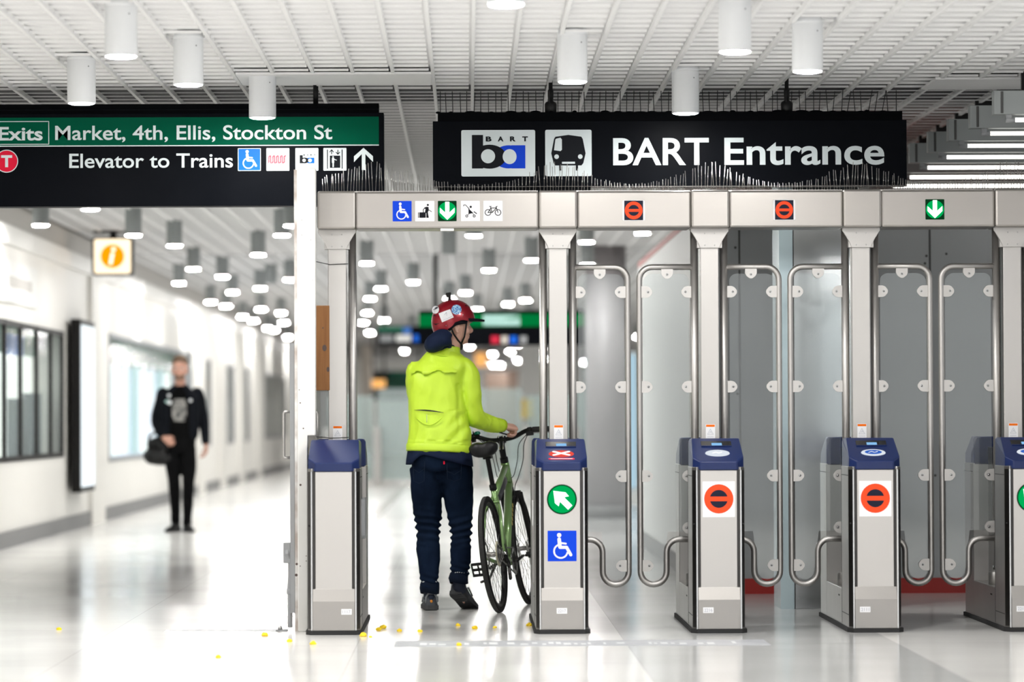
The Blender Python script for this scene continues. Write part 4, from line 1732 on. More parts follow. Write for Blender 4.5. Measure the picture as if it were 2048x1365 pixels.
def patch(fn, poly, mat, mb, lift=.002, n=9):
    """sticker following a rounded shell; fn(u,v) -> (point, normal)"""
    xs = [p[0] for p in poly]
    zs = [p[1] for p in poly]
    cx, cz = sum(xs) / len(xs), sum(zs) / len(zs)
    vs, fs = [], []
    R = 4
    for k_ in range(R + 1):
        for (x, z) in poly:
            f = k_ / R
            p, nn = fn(cx + (x - cx) * f, cz + (z - cz) * f)
            vs.append(p + nn * lift)
    N = len(poly)
    for k_ in range(R):
        for j in range(N):
            a, b_ = k_ * N + j, k_ * N + (j + 1) % N
            fs.append((a, b_, b_ + N, a + N))
    mb.add(vs, fs, mat, True)


def wr(co, sx, sy, sz, seed=0.0):
    return noise.noise(Vector((co.x * sx + seed, co.y * sy + seed * 1.7, co.z * sz - seed)))


def shoe_mb(mat, sole):
    """foot pointing +y, heel at y=-.06, ground z=0"""
    u, s = MB(), MB()
    prof = [(-.075, .018, .030), (-.070, .034, .075), (-.045, .040, .098), (-.005, .041, .105), (.03, .041, .095), (.07, .043, .072), (.12, .047, .056), (.17, .045, .046), (.205, .034, .036), (.225, .012, .024)]
    rs = []
    for y, w, h in prof:
        ring = []
        for j in range(18):
            t = 2 * PI * j / 18
            c, sn = math.cos(t), math.sin(t)
            zz = .016 + (h - .016) * max(0, sn) ** .8 if sn > 0 else .016 + .006 * sn
            ring.append((w * math.copysign(abs(c) ** .75, c), y, zz))
        rs.append(ring)
    u.rings(rs, mat)
    out = [(-.080, .020), (-.074, .038), (-.04, .046), (.03, .044), (.08, .048), (.13, .052), (.18, .048), (.215, .034), (.235, .012)]
    P = [(w, y) for y, w in out] + [(-w, y) for y, w in out[::-1]]
    s.prism_z([(x, y) for x, y in P], .0, .026, sole)
    for q in range(9):
        s.box(-.036, .036, -.06 + q * .03, -.045 + q * .03, -.004, .001, sole)
    return u, s


# ------------------------------------------------------------------ the cyclist
CX, CY = UX(880, 23.06), 23.06
ppl = lambda qx: (qx - 880) / 333.0
ppz = lambda qy: (1220 - qy) / 333.0
cy = thing('person', 'person in neon yellow jacket and red helmet walking a bicycle through the open gate', 'person', (CX, CY, 0))
HEADYAW = math.radians(-72)
HC = Vector((.083, .095, 1.603))          # chin level point under the skull centre
MH = Matrix.Translation(HC) @ Matrix.Rotation(HEADYAW, 4, 'Z') @ Matrix.Rotation(math.radians(-2), 4, 'X')

# joints
shL, elL, wrL = (-.140, .055, 1.428), (-.10, .235, 1.215), (.095, .385, 1.045)
shR, elR, wrR = (.165, .045, 1.455), (.200, .055, 1.15), (.375, .215, 1.105)
b = MB()
trunk(b, [(.865, .0, 0, .10, .07, 2.2), (.92, -.005, 0, .150, .10, 2.2), (1.02, -.005, .01, .145, .10, 2.2), (1.16, -.01, .03, .145, .105, 2.2), (1.30, -.008, .045, .155, .115, 2.2), (1.42, .0, .055, .15, .10, 2.2),
          (1.49, .02, .06, .10, .075, 2), (1.54, .045, .07, .06, .06, 2)], 'skin')
limb(b, [(.04, .06, 1.50, .058), (.062, .075, 1.56, .054), (.078, .085, 1.63, .056), (.083, .09, 1.68, .055)], 'skin')
limb(b, [(-.12, .06, 1.40, .045), (*elL, .042), (*wrL, .030)], 'skin')
limb(b, [(.150, .045, 1.415, .045), (.180, .030, 1.33, .042), (.195, .04, 1.21, .038), (.220, .072, 1.150, .036), (.278, .127, 1.128, .033), (.335, .18, 1.112, .030), (*wrR, .028)], 'skin')
limb(b, [(-.088, .0, .86, .070), (-.080, .02, .66, .062), (-.074, .033, .48, .046), (-.071, .000, .30, .044), (-.066, -.012, .12, .034)], 'skin')
limb(b, [(.092, .0, .86, .070), (.108, .015, .66, .060), (.122, .02, .47, .042), (.117, -.022, .31, .042), (.107, -.03, .19, .034)], 'skin')
limb(b, [(-.064, -.005, .10, .026), (-.058, .06, .045, .018), (-.056, .12, .03, .014)], 'skin')
limb(b, [(.106, -.02, .18, .026), (.122, .04, .09, .016), (.14, .09, .045, .012)], 'skin')
xf(head_mb('skin'), b, MH)
hr = hand_mb('skin', (58, 62, 66, 68), (10, -10), .5, side=1)
MR = frame_of((.80, .45, -.16), (.30, .50, -.80), (.378, .218, 1.105))
xf(hr, b, MR)
hl = hand_mb('skin', (48, 52, 54, 56), (15, 0), .5, side=-1)
ML = frame_of((.40, .86, -.30), (.25, .25, -.9), wrL)
xf(hl, b, ML)
body = fuse(b, 'body', cy, ['skin'], .0042, 2)
for s in (-1, 1):
    m = MB()
    c = MH @ Vector((s * .032, .084, .112))
    m.ball(c - MH.to_3x3() @ Vector((0, .004, 0)), .0085, 'eye_white', 12)
    c2 = MH @ Vector((s * .032, .086, .112))
    m.ball(c2, .0045, 'eye_dark', 10)
    m.build('eye', cy)
# grey hair showing under the helmet, sideburn
m = MB()
for (x, y, z, r) in ((.066, -.055, .075, .018), (.045, -.075, .07, .022), (.0, -.085, .07, .024), (-.045, -.075, .07, .022)):
    m.ball(MH @ Vector((x, y, z)), r, 'hair_grey', 10)
m.build('hair', cy)
m = MB()
for s in (-1, 1): m.ball(MH @ Vector((s * .032, .092, .129)), (.012, .012, .004), 'hair_grey', 8)
m.build('eyebrows', cy)


# jacket: torso and both sleeves as one skin
def jwr(co, nn):
    h = 0
    k_ = wr(co, 8, 8, 4) * .010 + wr(co, 20, 20, 11, 3.1) * .005 + abs(wr(co, 13, 13, 6, 7.7)) * -.006
    # sleeve creases near the elbow and pull folds at the hem
    d = (Vector(co) - Vector(elR)).length
    if co.x > .12: k_ += math.sin((co.z * 55 + co.x * 70)) * .0035 * math.exp(-(d / .13) ** 2)
    if co.z < 1.02 and abs(co.x) < .2: k_ += math.sin(co.x * 60 + co.z * 20) * .002
    if abs(co.x - .115) < .05 and 1.0 < co.z < 1.36: k_ -= .008 * math.exp(-((co.x - .112) / .014) ** 2)
    if co.y < .06 and 1.02 < co.z < 1.40: k_ += math.sin(co.x * 48 + co.z * 6 + wr(co, 5, 5, 3) * 4) * .0035 * (1.40 - co.z) / .4
    if 1.0 < co.z < 1.2 and co.y < .05: k_ += math.sin(co.z * 70 - co.x * 60) * .003 * math.exp(-((co.x - .10) / .07) ** 2)
    return k_


b = MB()
trunk(b, [(.948, -.010, .005, .176, .128, 2.5), (.958, -.010, .005, .188, .138, 2.5), (1.00, -.010, .005, .190, .138, 2.5), (1.08, -.010, .012, .184, .135, 2.4), (1.20, -.022, .028, .176, .132, 2.4),
          (1.32, -.026, .042, .176, .135, 2.4), (1.41, -.020, .050, .180, .130, 2.4), (1.465, .012, .055, .176, .112, 2.3), (1.505, .022, .060, .148, .094, 2.2), (1.535, .018, .066, .122, .084, 2.1), (1.562, .022, .072, .092, .074, 2), (1.585, .045, .078, .066, .064, 2), (1.59, .05, .078, .05, .05, 2)], 'jacket_yellow', 32)
limb(b, [(*shL, .070), (-.140, .13, 1.32, .066), (*elL, .062), (.0, .315, 1.125, .052), (.075, .37, 1.06, .044)], 'jacket_yellow', 20)
limb(b, [(.125, .05, 1.462, .070), (.165, .045, 1.425, .070), (.180, .030, 1.33, .064), (.195, .04, 1.21, .062), (.215, .068, 1.152, .064), (.275, .125, 1.124, .057), (.335, .18, 1.110, .050), (.366, .208, 1.106, .043)], 'jacket_yellow', 20)
jk = fuse(b, 'jacket', cy, ['jacket_yellow'], .0065, 6, jwr)
# back vent flap, pocket slit, cuff, hem, collar
TR = {1.36: .042, 1.42: .05}


def back_y(x, z):
    """depth of the jacket's back at x,z"""
    rows = [(.955, -.010, .005, .188, .138), (1.08, -.010, .012, .184, .135), (1.20, -.022, .028, .176, .132), (1.32, -.026, .042, .176, .135), (1.41, -.020, .050, .180, .130), (1.465, -.005, .055, .168, .112), (1.505, .012, .060, .132, .092)]
    z = min(max(z, .955), 1.505)
    for a, c in zip(rows[:-1], rows[1:]):
        if a[0] <= z <= c[0]:
            f = (z - a[0]) / (c[0] - a[0])
            cx_, cyy, rx, ry = (a[i] + (c[i] - a[i]) * f for i in (1, 2, 3, 4))
            u = min(.97, abs((x - cx_) / rx))
            return cyy - ry * (1 - u ** 2.4) ** (1 / 2.4)
    return -.1


m = MB()
vs, fs = [], []
NX = 26
for i in range(NX + 1):
    x = -.175 + .275 * i / NX
    zb = ppz(742) - .012 * ((i / NX - .5) * 2) ** 2 * 0 + .010 * math.sin(i * .55) * (1 if 2 < i < 24 else .2) - .018 * ((i / NX) * 2 - 1) ** 2
    zb += -.012 if 6 < i < 15 else 0
    for z, off in ((1.492, .001), (1.46, .004), (1.435, .007), (zb, .017), (zb + .002, .006)):
        vs.append((x, back_y(x, z) - off, z))
for i in range(NX):
    for j in range(4):
        a = i * 5 + j
        fs.append((a, a + 1, a + 6, a + 5))
m.add([(x, y, z) for x, y, z in vs], [f[::-1] for f in fs], 'jacket_yellow', True)
m.build('back_vent_flap', cy)
m = MB()
P = []
for i in range(13):
    f = i / 12
    x = ppl(828) + (ppl(887) - ppl(828)) * f
    zz = ppz(820 + 5.5 * f - 1.5 * math.sin(f * PI))
    P.append((x, zz, .0035 * math.sin(f * PI) + .0008))
vs = [(x, back_y(x, z) - .0085, z + t) for x, z, t in P] + [(x, back_y(x, z) - .0085, z - t) for x, z, t in P]
n = len(P)
m.add(vs, [(j, n + j, n + j + 1, j + 1) for j in range(n - 1)], 'black_gloss')
m.build('pocket_opening', cy)
m = MB()
P = [(x, back_y(x, z) - .0065, z) for x, z in [(ppl(831 + 54 * f), ppz(834 + 16 * math.sin(f * PI) * 1.0)) for f in [i / 10 for i in range(11)]]]
m.tube(P, [.001] + [.0035] * 9 + [.001], 'jacket_yellow', 8)
m.tube([(ppl(853.5), back_y(ppl(853.5), ppz(q)) - .0085, ppz(q)) for q in (829, 834, 839, 845)], .0015, 'reflect_strip', 6)
m.build('pocket_fold', cy)
m = MB()
rs = []
for (zz, ex) in ((.949, .0), (.945, .004), (.957, .006), (.985, .006), (.992, .001)):
    rs.append([(-.010 + (.190 + ex) * math.copysign(abs(math.cos(t)) ** .8, math.cos(t)), .005 + (.139 + ex) * math.copysign(abs(math.sin(t)) ** .8, math.sin(t)), zz - .010 * math.cos(t) * 0 + (.012 * math.cos(t - .6) * -1 if True else 0)) for t in (2 * PI * j / 40 for j in range(40))])
m.rings(rs, 'jacket_yellow', True, False, False)
m.build('jacket_hem', cy)
m = MB()
m.tube([(.345, .188, 1.111), (.362, .204, 1.107), (.380, .220, 1.104)], [.043, .042, .039], 'jacket_edge', 18)
m.build('cuff', cy)
m = MB()
rs = []
for zz, k_, ox in ((1.525, .105, .026), (1.552, .084, .038), (1.578, .072, .048), (1.586, .068, .050), (1.580, .060, .050)):
    rs.append([(ox + k_ * math.cos(t), .074 + k_ * math.sin(t) * .98, zz + .012 * math.sin(t) * -1 * 0 - .016 * math.cos(t) * .4) for t in (2 * PI * j / 28 for j in range(28))])
m.rings(rs, 'jacket_yellow', True, False, False)
m.build('collar', cy)

# navy shirt tail under the jacket
m = MB()
rs = []
N = 48
for k_, (ex, f) in enumerate(((-.004, 0), (.004, .35), (.010, .7), (.013, 1.0), (.008, 1.0))):
    ring = []
    for j in range(N):
        t = 2 * PI * j / N
        c, s_ = math.cos(t), math.sin(t)
        x = -.006 + (.190 + ex) * math.copysign(abs(c) ** .8, c)
        y = .004 + (.134 + ex) * math.copysign(abs(s_) ** .8, s_)
        # hem outline: low at the left side, arched near the left of the back, lower towards the right
        q = 880 + x * 333
        lo = 929 if q < 822 else 929 - 20 * math.sin(min(1, (q - 822) / 26) * PI / 2) if q < 848 else 909 + (q - 848) / 94 * 24
        z = ppz(893) + (ppz(lo) - ppz(893)) * f
        ring.append((x, y + .004 * math.sin(t * 9), z))
    rs.append(ring)
m.rings(rs, 'shirt_navy', True, False, False)
m.build('shirt_tail', cy)


def dwr(co, nn):
    k_ = wr(co, 9, 9, 6, 5) * .010 + wr(co, 22, 22, 18, 9) * .005
    # bunched folds behind the knee and at the cuff
    kz = math.exp(-((co.z - (.50 if co.x < 0 else .47)) / .075) ** 2)
    k_ += math.sin(co.z * 150 + co.x * 25 * (1 if co.x < 0 else -1) + wr(co, 6, 6, 6) * 3) * .0085 * kz
    kc = math.exp(-((co.z - (.16 if co.x < .03 else .24)) / .05) ** 2)
    k_ += math.sin(co.z * 170 + co.x * 50) * .006 * kc
    return k_


b = MB()
trunk(b, [(.835, .002, .0, .130, .105, 2.3), (.86, .001, .0, .172, .124, 2.4), (.92, .0, -.002, .183, .130, 2.4), (.975, -.005, .0, .172, .12, 2.3), (.99, -.005, .0, .15, .10, 2.3)], 'denim')
limb(b, [(-.092, .0, .86, .094), (-.084, .012, .72, .094), (-.079, .030, .60, .082), (-.074, .035, .48, .070), (-.073, .010, .34, .068), (-.069, -.01, .20, .054), (-.067, -.012, .135, .052)], 'denim', 24, rounded=False)
limb(b, [(.093, .0, .86, .094), (.103, .010, .72, .092), (.115, .022, .60, .078), (.123, .020, .47, .064), (.120, -.02, .34, .062), (.110, -.032, .24, .054), (.107, -.03, .195, .052)], 'denim', 24, rounded=False)
limb(b, [(-.06, .0, .80, .07), (.0, .0, .815, .068), (.06, .0, .80, .07)], 'denim', 16)
jn = fuse(b, 'jeans', cy, ['denim'], .006, 4, dwr)
m = MB()
for x0, x1, za, zc in ((826, 849, 922, 966), (893, 922, 926, 962)):
    P = [(ppl(x0), ppz(za)), (ppl(x0 + 1), ppz(zc - 5)), (ppl((x0 + x1) / 2), ppz(zc)), (ppl(x1 - 1), ppz(zc - 5)), (ppl(x1), ppz(za))]
    D = []
    for x, z in P:
        D.append((x, -.131 * (1 - min(.95, abs(x / .185)) ** 2.4) ** (1 / 2.4) - .004, z))
    m.tube(D, .0013, 'denim_thread', 6)
    xm = (x0 + x1) / 2
    D = [(ppl(q), -.131 * (1 - min(.95, abs(ppl(q) / .185)) ** 2.4) ** (1 / 2.4) - .005, ppz(zz)) for q, zz in ((x0 + 1, za + 16), (xm - 4, za + 20), (xm, za + 23), (xm + 4, za + 20), (x1 - 1, za + 15))]
    m.tube(D, .0010, 'denim_thread', 6)
m.build('back_pockets', cy)
m = MB()
m.box(ppl(886), ppl(889), -.135, -.128, ppz(928), ppz(922), 'sign_red')
m.build('pocket_tag', cy)
for (c, r0, z0, z1) in (((-.067, -.012), .056, .105, .165), ((.107, -.03), .055, .165, .222)):
    m = MB()
    rs = []
    for zz, k_ in ((z0, .96), (z0 - .002, 1.0), ((z0 + z1) / 2, 1.07), (z1, 1.0), (z1 + .004, .93)):
        rs.append([(c[0] + r0 * k_ * math.cos(t) * (1 + .05 * math.sin(3 * t + zz * 90)), c[1] + r0 * k_ * math.sin(t), zz + .006 * math.sin(2 * t)) for t in (2 * PI * j / 24 for j in range(24))])
    m.rings(rs, 'denim_cuff', True, False, False)
    m.build('trouser_cuff', cy)
m = MB()
for x in range(7):
    t = math.radians(-115 + x * 13)
    m.ball((.112 + .0565 * math.cos(t), -.030 + .0565 * math.sin(t), .228 + .002 * math.sin(x)), (.005, .004, .003), 'reflect_strip', 6)
for x in range(2):
    t = math.radians(-130 + x * 80)
    m.ball((-.068 + .054 * math.cos(t), -.012 + .054 * math.sin(t), .172), (.010, .004, .004), 'reflect_strip', 6)
m.build('reflective_band', cy)

# shoes
for side, M in ((-1, Matrix.Translation((-.062, .022, .004)) @ Matrix.Rotation(math.radians(4), 4, 'Z')),
                (1, Matrix.Translation((.108, .020, .010)) @ Matrix.Rotation(math.radians(-24), 4, 'Z') @ Matrix.Translation((0, .14, 0)) @ Matrix.Rotation(math.radians(-24), 4, 'X') @ Matrix.Rotation(math.radians(-6), 4, 'Y') @ Matrix.Translation((0, -.14, 0)))):
    u, s_ = shoe_mb('shoe_grey', 'sole_grey')
    a = MB()
    xf(u, a, M)
    so = a.build('shoe', cy)
    a = MB()
    xf(s_, a, M)
    a.build('sole', so, .004)
    a = MB()
    d = MB()
    d.tube([(-.030, -.062, .040), (-.032, -.060, .075), (-.018, -.066, .098), (.018, -.066, .098), (.032, -.060, .075), (.030, -.062, .040)], .006, 'shoe_silver', 8)
    d.ball((0, -.074, .052), (.008, .005, .009), 'shoe_orange', 8)
    d.ball((0, -.070, .075), (.018, .007, .016), 'shoe_blue', 10)
    d.lathe([(.036, .088), (.042, .098), (.040, .112), (.034, .114)], 'shoe_blue', 20, (0, -.018, 0))
    for s2 in (-1, 1): d.tube([(s2 * .040, -.03, .05), (s2 * .043, .02, .075), (s2 * .046, .08, .045)], .005, 'shoe_silver', 6)
    xf(d, a, M)
    a.build('heel_overlay', so)

for P in ([(-.067, -.012, .17), (-.066, -.008, .11), (-.063, -.002, .07)], [(.107, -.03, .23), (.109, -.022, .17), (.116, .002, .11)]):
    m = MB()
    m.tube(P, [.036, .038, .040], 'shoe_blue', 16)
    m.build('sock', cy)

# hood of the navy sweatshirt lying round the neck
b = MB()
limb(b, [(.066, -.012, 1.588, .012), (.045, -.038, 1.610, .032), (.010, -.040, 1.618, .046), (-.030, -.012, 1.602, .054), (-.050, .05, 1.590, .050), (-.03, .13, 1.59, .034), (.03, .16, 1.575, .02)], 'shirt_navy', 16)
limb(b, [(.060, -.020, 1.650, .020), (.030, -.030, 1.640, .036), (-.010, -.028, 1.622, .050), (-.042, -.018, 1.592, .050)], 'shirt_navy', 16)
limb(b, [(.040, -.02, 1.672, .018), (.0, -.01, 1.655, .034), (-.045, .0, 1.610, .046)], 'shirt_navy', 14)
trunk(b, [(1.53, .035, .07, .075, .075, 2), (1.57, .040, .07, .068, .070, 2), (1.592, .044, .072, .062, .064, 2), (1.598, .044, .072, .05, .05, 2)], 'shirt_navy')
fuse(b, 'hood', cy, ['shirt_navy'], .007, 26, lambda co, nn: wr(co, 14, 14, 14) * .005)

# helmet
MHel = MH @ Matrix.Translation((0, -.008, .128)) @ Matrix.Rotation(math.radians(3), 4, 'X')
HRX, HRY, HRZ = .112, .132, .135


def shell_pt(az, el, k=1.0):
    c = math.cos(el)
    p = 2.25
    x, y = math.cos(az), math.sin(az)
    q = (abs(x) ** p + abs(y) ** p) ** (-1 / p)
    return Vector((HRX * k * q * x * c ** .9, HRY * k * q * y * c ** .9, HRZ * k * math.sin(el)))


def edge_el(az):
    """lower rim: level at the front, high over the ear, low at the back"""
    d = math.degrees(az) % 360          # 90 = face
    d = abs((d - 90 + 180) % 360 - 180)     # 0 face .. 180 back
    K = [(0, 6), (40, 4), (62, 2), (80, 4), (98, 0), (112, -14), (125, -22), (150, -25), (180, -26)]
    for (a, va), (c, vc) in zip(K[:-1], K[1:]):
        if a <= d <= c:
            f = (d - a) / (c - a)
            f = f * f * (3 - 2 * f)
            return math.radians(va + (vc - va) * f)
    return 0


m = MB()
NA, NE = 64, 14
rs = []
for i in range(NE + 1):
    f = i / NE
    ring = []
    for j in range(NA):
        az = 2 * PI * j / NA
        e0 = edge_el(az)
        ring.append(shell_pt(az, e0 + (PI / 2 * .985 - e0) * f))
    rs.append(ring)
inner = []
for i in range(NE, -1, -1):
    f = i / NE
    inner.append([shell_pt(2 * PI * j / NA, edge_el(2 * PI * j / NA) + (PI / 2 * .985 - edge_el(2 * PI * j / NA)) * f, .90) for j in range(NA)])
m.rings(rs, 'helmet_red', True, False, True, M=MHel)
hs = m.build('helmet', cy)
m = MB()
m.rings([rs[0]] + inner[::-1], 'helmet_dark', True, False, True, M=MHel)
m.build('helmet_lining', hs)
# peak
m = MB()
top, bot = [], []
NP = 15
for i in range(NP):
    az = math.radians(90 - 62 + 124 * i / (NP - 1))
    f = math.sin(PI * i / (NP - 1))
    p = shell_pt(az, math.radians(7), .985)
    o = shell_pt(az, math.radians(7), 1.0)
    d = Vector((o.x * .25, o.y, 0)).normalized()
    q = o + d * (.064 * f ** .6) + Vector((0, 0, -.006 * f))
    top += [p, (p + q) / 2 + Vector((0, 0, .004)), q]
vs = top + [v + Vector((0, 0, -.011)) for v in top]
fs = []
K3 = len(top)
for i in range(NP - 1):
    for j in range(2):
        a = i * 3 + j
        fs.append((a, a + 1, a + 4, a + 3))
        fs.append((K3 + a, K3 + a + 3, K3 + a + 4, K3 + a + 1))
    a = i * 3 + 2
    fs.append((a, K3 + a, K3 + a + 3, a + 3))
m.add(vs, fs, 'helmet_dark', True, M=MHel)
m.build('peak', hs)


IH = MHel.inverted()


def hel_at(x, z):
    """point of the shell seen straight from behind at local x,z"""
    lo, hi = -.25, .11
    o = Vector((x, 0, z))

    def inside(y):
        q = IH @ Vector((x, y, z))
        p = 2.25
        c = abs(q.z / HRZ)
        if c >= 1: return False
        el = math.asin(q.z / HRZ)
        rr = (abs(q.x / HRX) ** p + abs(q.y / HRY) ** p) ** (1 / p)
        return rr < math.cos(el) ** .9
    y = lo
    while y < hi and not inside(y): y += .004
    a, c = y - .004, y
    for _ in range(12):
        mid = (a + c) / 2
        if inside(mid): c = mid
        else: a = mid
    return c


def hel_fn(x, z):
    y = hel_at(x, z)
    e = .004
    dx = (hel_at(x + e, z) - hel_at(x - e, z)) / (2 * e)
    dz = (hel_at(x, z + e) - hel_at(x, z - e)) / (2 * e)
    n = Vector((dx, -1, dz)).normalized()
    return Vector((x, y, z)), n


def hp(qx, qy): return ppl(qx), ppz(qy)


m = MB()
P = [hp(877.5, 627), hp(884.5, 645), hp(907.5, 635), hp(900.5, 618.5)]
PP = []
for i in range(4):
    for f in (0, .25, .5, .75): PP.append((P[i][0] + (P[(i + 1) % 4][0] - P[i][0]) * f, P[i][1] + (P[(i + 1) % 4][1] - P[i][1]) * f))
patch(hel_fn, PP, 'sticker_white', m, .0016)
for a, c in (((889, 630), (893, 625)), ((893, 625), (894, 632)), ((887, 640.5), (905, 633))):
    x0, z0 = hp(*a)
    x1, z1 = hp(*c)
    pts = []
    for f in (0, .5, 1):
        p_, n_ = hel_fn(x0 + (x1 - x0) * f, z0 + (z1 - z0) * f)
        pts.append(p_ + n_ * .002)
    m.tube(pts, .0012, 'warn_grey', 5)
m.build('white_card_sticker', hs)


def circ(qx, qy, rx, ry, n=20): return [(ppl(qx) + rx / 333 * math.cos(2 * PI * j / n), ppz(qy) + ry / 333 * math.sin(2 * PI * j / n)) for j in range(n)]


m = MB()
patch(hel_fn, circ(913, 619.5, 10, 10), 'helm_blue', m, .0016)
m.build('round_blue_sticker', hs)
m = MB()
patch(hel_fn, circ(871.3, 619, 7.3, 8.3), 'sticker_white', m, .0016)
patch(hel_fn, [hp(866, 619), hp(869, 619.5), hp(873, 618), hp(876.5, 616), hp(876, 613.5), hp(872, 613), hp(869, 615)], 'sticker_navy', m, .0022)
m.build('round_white_sticker', hs)
m = MB()
for P in ([hp(862.5, 630.5), hp(868, 628.8), hp(875, 631.5), hp(868, 632)], [hp(866, 646.5), hp(872, 647.3), hp(880, 646.2), hp(872, 650)], [hp(929, 611), hp(932, 609.8), hp(935.5, 612), hp(931, 612.2)]):
    patch(hel_fn, P, 'black_plastic', m, .0012)
m.build('vent_slot', hs)
m = MB()
for q in ((892.5, 651.5), (926, 630)):
    p_, n_ = hel_fn(*hp(*q))
    m.ball(p_ + n_ * .001, .0035, 'chrome', 8)
m.build('rivet', hs)
m = MB()
top_ = MHel @ Vector((-.0, -.02, HRZ * .985))
m.box(-.012, .012, -.012, .012, -.004, .008, 'black_plastic', M=Matrix.Translation(top_))
m.box(-.009, .009, -.007, .007, .0, .022, 'black_plastic', M=Matrix.Translation(top_))
m.box(-.016, .016, -.012, .012, .016, .046, 'black_plastic', M=Matrix.Translation(top_ + Vector((-.002, 0, 0))) @ Matrix.Rotation(math.radians(-8), 4, 'Y'))
m.build('camera_mount', hs, .003)
# chin straps
m = MB()
for s in (1, -1):
    J = MH @ Vector((s * .050, .030, -.004))
    A = MH @ Vector((s * .084, .050, .135))
    B = MH @ Vector((s * .080, -.052, .105))
    m.tube([A, MH @ Vector((s * .082, .046, .09)), MH @ Vector((s * .072, .042, .04)), J], .0055, 'black_plastic', 8, flat=.5)
    m.tube([B, MH @ Vector((s * .080, -.030, .055)), MH @ Vector((s * .066, .004, .018)), J], .0055, 'black_plastic', 8, flat=.5)
    m.tube([J, MH @ Vector((s * .030, .045, -.020)), MH @ Vector((0, .05, -.028))], .0055, 'black_plastic', 8, flat=.5)
    m.tube([J, MH @ Vector((s * .052, .030, -.04))], .005, 'black_plastic', 8, flat=.5)
    # dark cap lining round the ear
    m.tube([MH @ Vector((s * .081, .052, .128)), MH @ Vector((s * .084, .02, .128)), MH @ Vector((s * .085, -.02, .122)), MH @ Vector((s * .083, -.045, .105)), MH @ Vector((s * .078, -.062, .075))], [.010, .014, .018, .018, .012], 'helmet_dark', 10)
m.build('chin_strap', hs)
# the small black thing in his right hand
m = MB()
m.prism_z(rrect(-.034, .034, -.012, .012, .008), 0, .010, 'black_gloss')
o = m.build('card_holder', None, .003)
o.location = Vector((CX, CY, 0)) + Vector((.372, .195, 1.055))
o.rotation_euler = (math.radians(10), math.radians(14), math.radians(35))
tag(o, 'small black holder hanging from the cyclist\'s raised right hand', 'holder')
# ------------------------------------------------------------------ the bicycle (x forward, y left, z up)
RW = .345
bk = thing('bicycle', 'green city bicycle with black saddle held by the person in yellow', 'bicycle', (0, 0, 0))
cp = floor_pt(1000, 1226.5)
BYAW = math.radians(10.5)
BLEAN = math.radians(-6.8)
Rb = Matrix.Rotation(PI / 2 - BYAW, 4, 'Z') @ Matrix.Rotation(BLEAN, 4, 'X')
bk.rotation_mode = 'XYZ'
bk.location = (cp.x, cp.y, 0.002)
bk.rotation_euler = Rb.to_euler('XYZ')
hub, bb, fhub = Vector((0, 0, RW)), Vector((.435, 0, .285)), Vector((1.06, 0, RW))
st_top = Vector((.275, 0, .735))
ht, hb = Vector((.775, 0, .885)), Vector((.835, 0, .735))
m = MB()
m.tube([bb, st_top], [.0185, .0175], 'bike_green', 16)
m.tube([st_top + (bb - st_top) * .10, ht + (hb - ht) * .15], [.019, .022], 'bike_green', 16)
m.tube([bb, hb + (ht - hb) * .15], [.025, .025], 'bike_green', 16)
m.tube([hb, ht], .026, 'bike_green', 16)
for s in (-1, 1):
    m.tube([st_top + (bb - st_top) * .12 + Vector((0, s * .012, 0)), (.16, s * .045, .60), hub + Vector((.01, s * .066, .01))], [.0105, .010, .010], 'bike_green', 12)
    m.tube([bb + Vector((-.01, s * .02, 0)), (.30, s * .048, .295), hub + Vector((.01, s * .066, -.005))], [.012, .011, .010], 'bike_green', 12)
m.cyl(bb + Vector((0, -.036, 0)), bb + Vector((0, .036, 0)), .023, 'bike_green', n=18)
m.cyl((.205, -.04, .65), (.205, .04, .65), .008, 'bike_green', n=10)
fr = m.build('frame', bk)
m = MB()
d = (hb - bb)
for i in range(5):
    c = bb + d * (.50 + .06 * i)
    m.box(c.x - .010, c.x + .010, -.0262, -.0245, c.z - .012, c.z + .012, 'bike_decal')
m.build('frame_decal', fr)
m = MB()
m.tube([hb + Vector((.004, 0, -.005)), hb + Vector((.022, 0, -.04))], .024, 'black_plastic', 14)
m.box(.83, .885, -.06, .06, .675, .705, 'black_plastic')
for s in (-1, 1): m.tube([(.865, s * .056, .69), (.945, s * .058, .55), fhub + Vector((-.01, s * .058, 0))], [.017, .016, .012], 'black_plastic', 12)
m.build('fork', bk, .004)


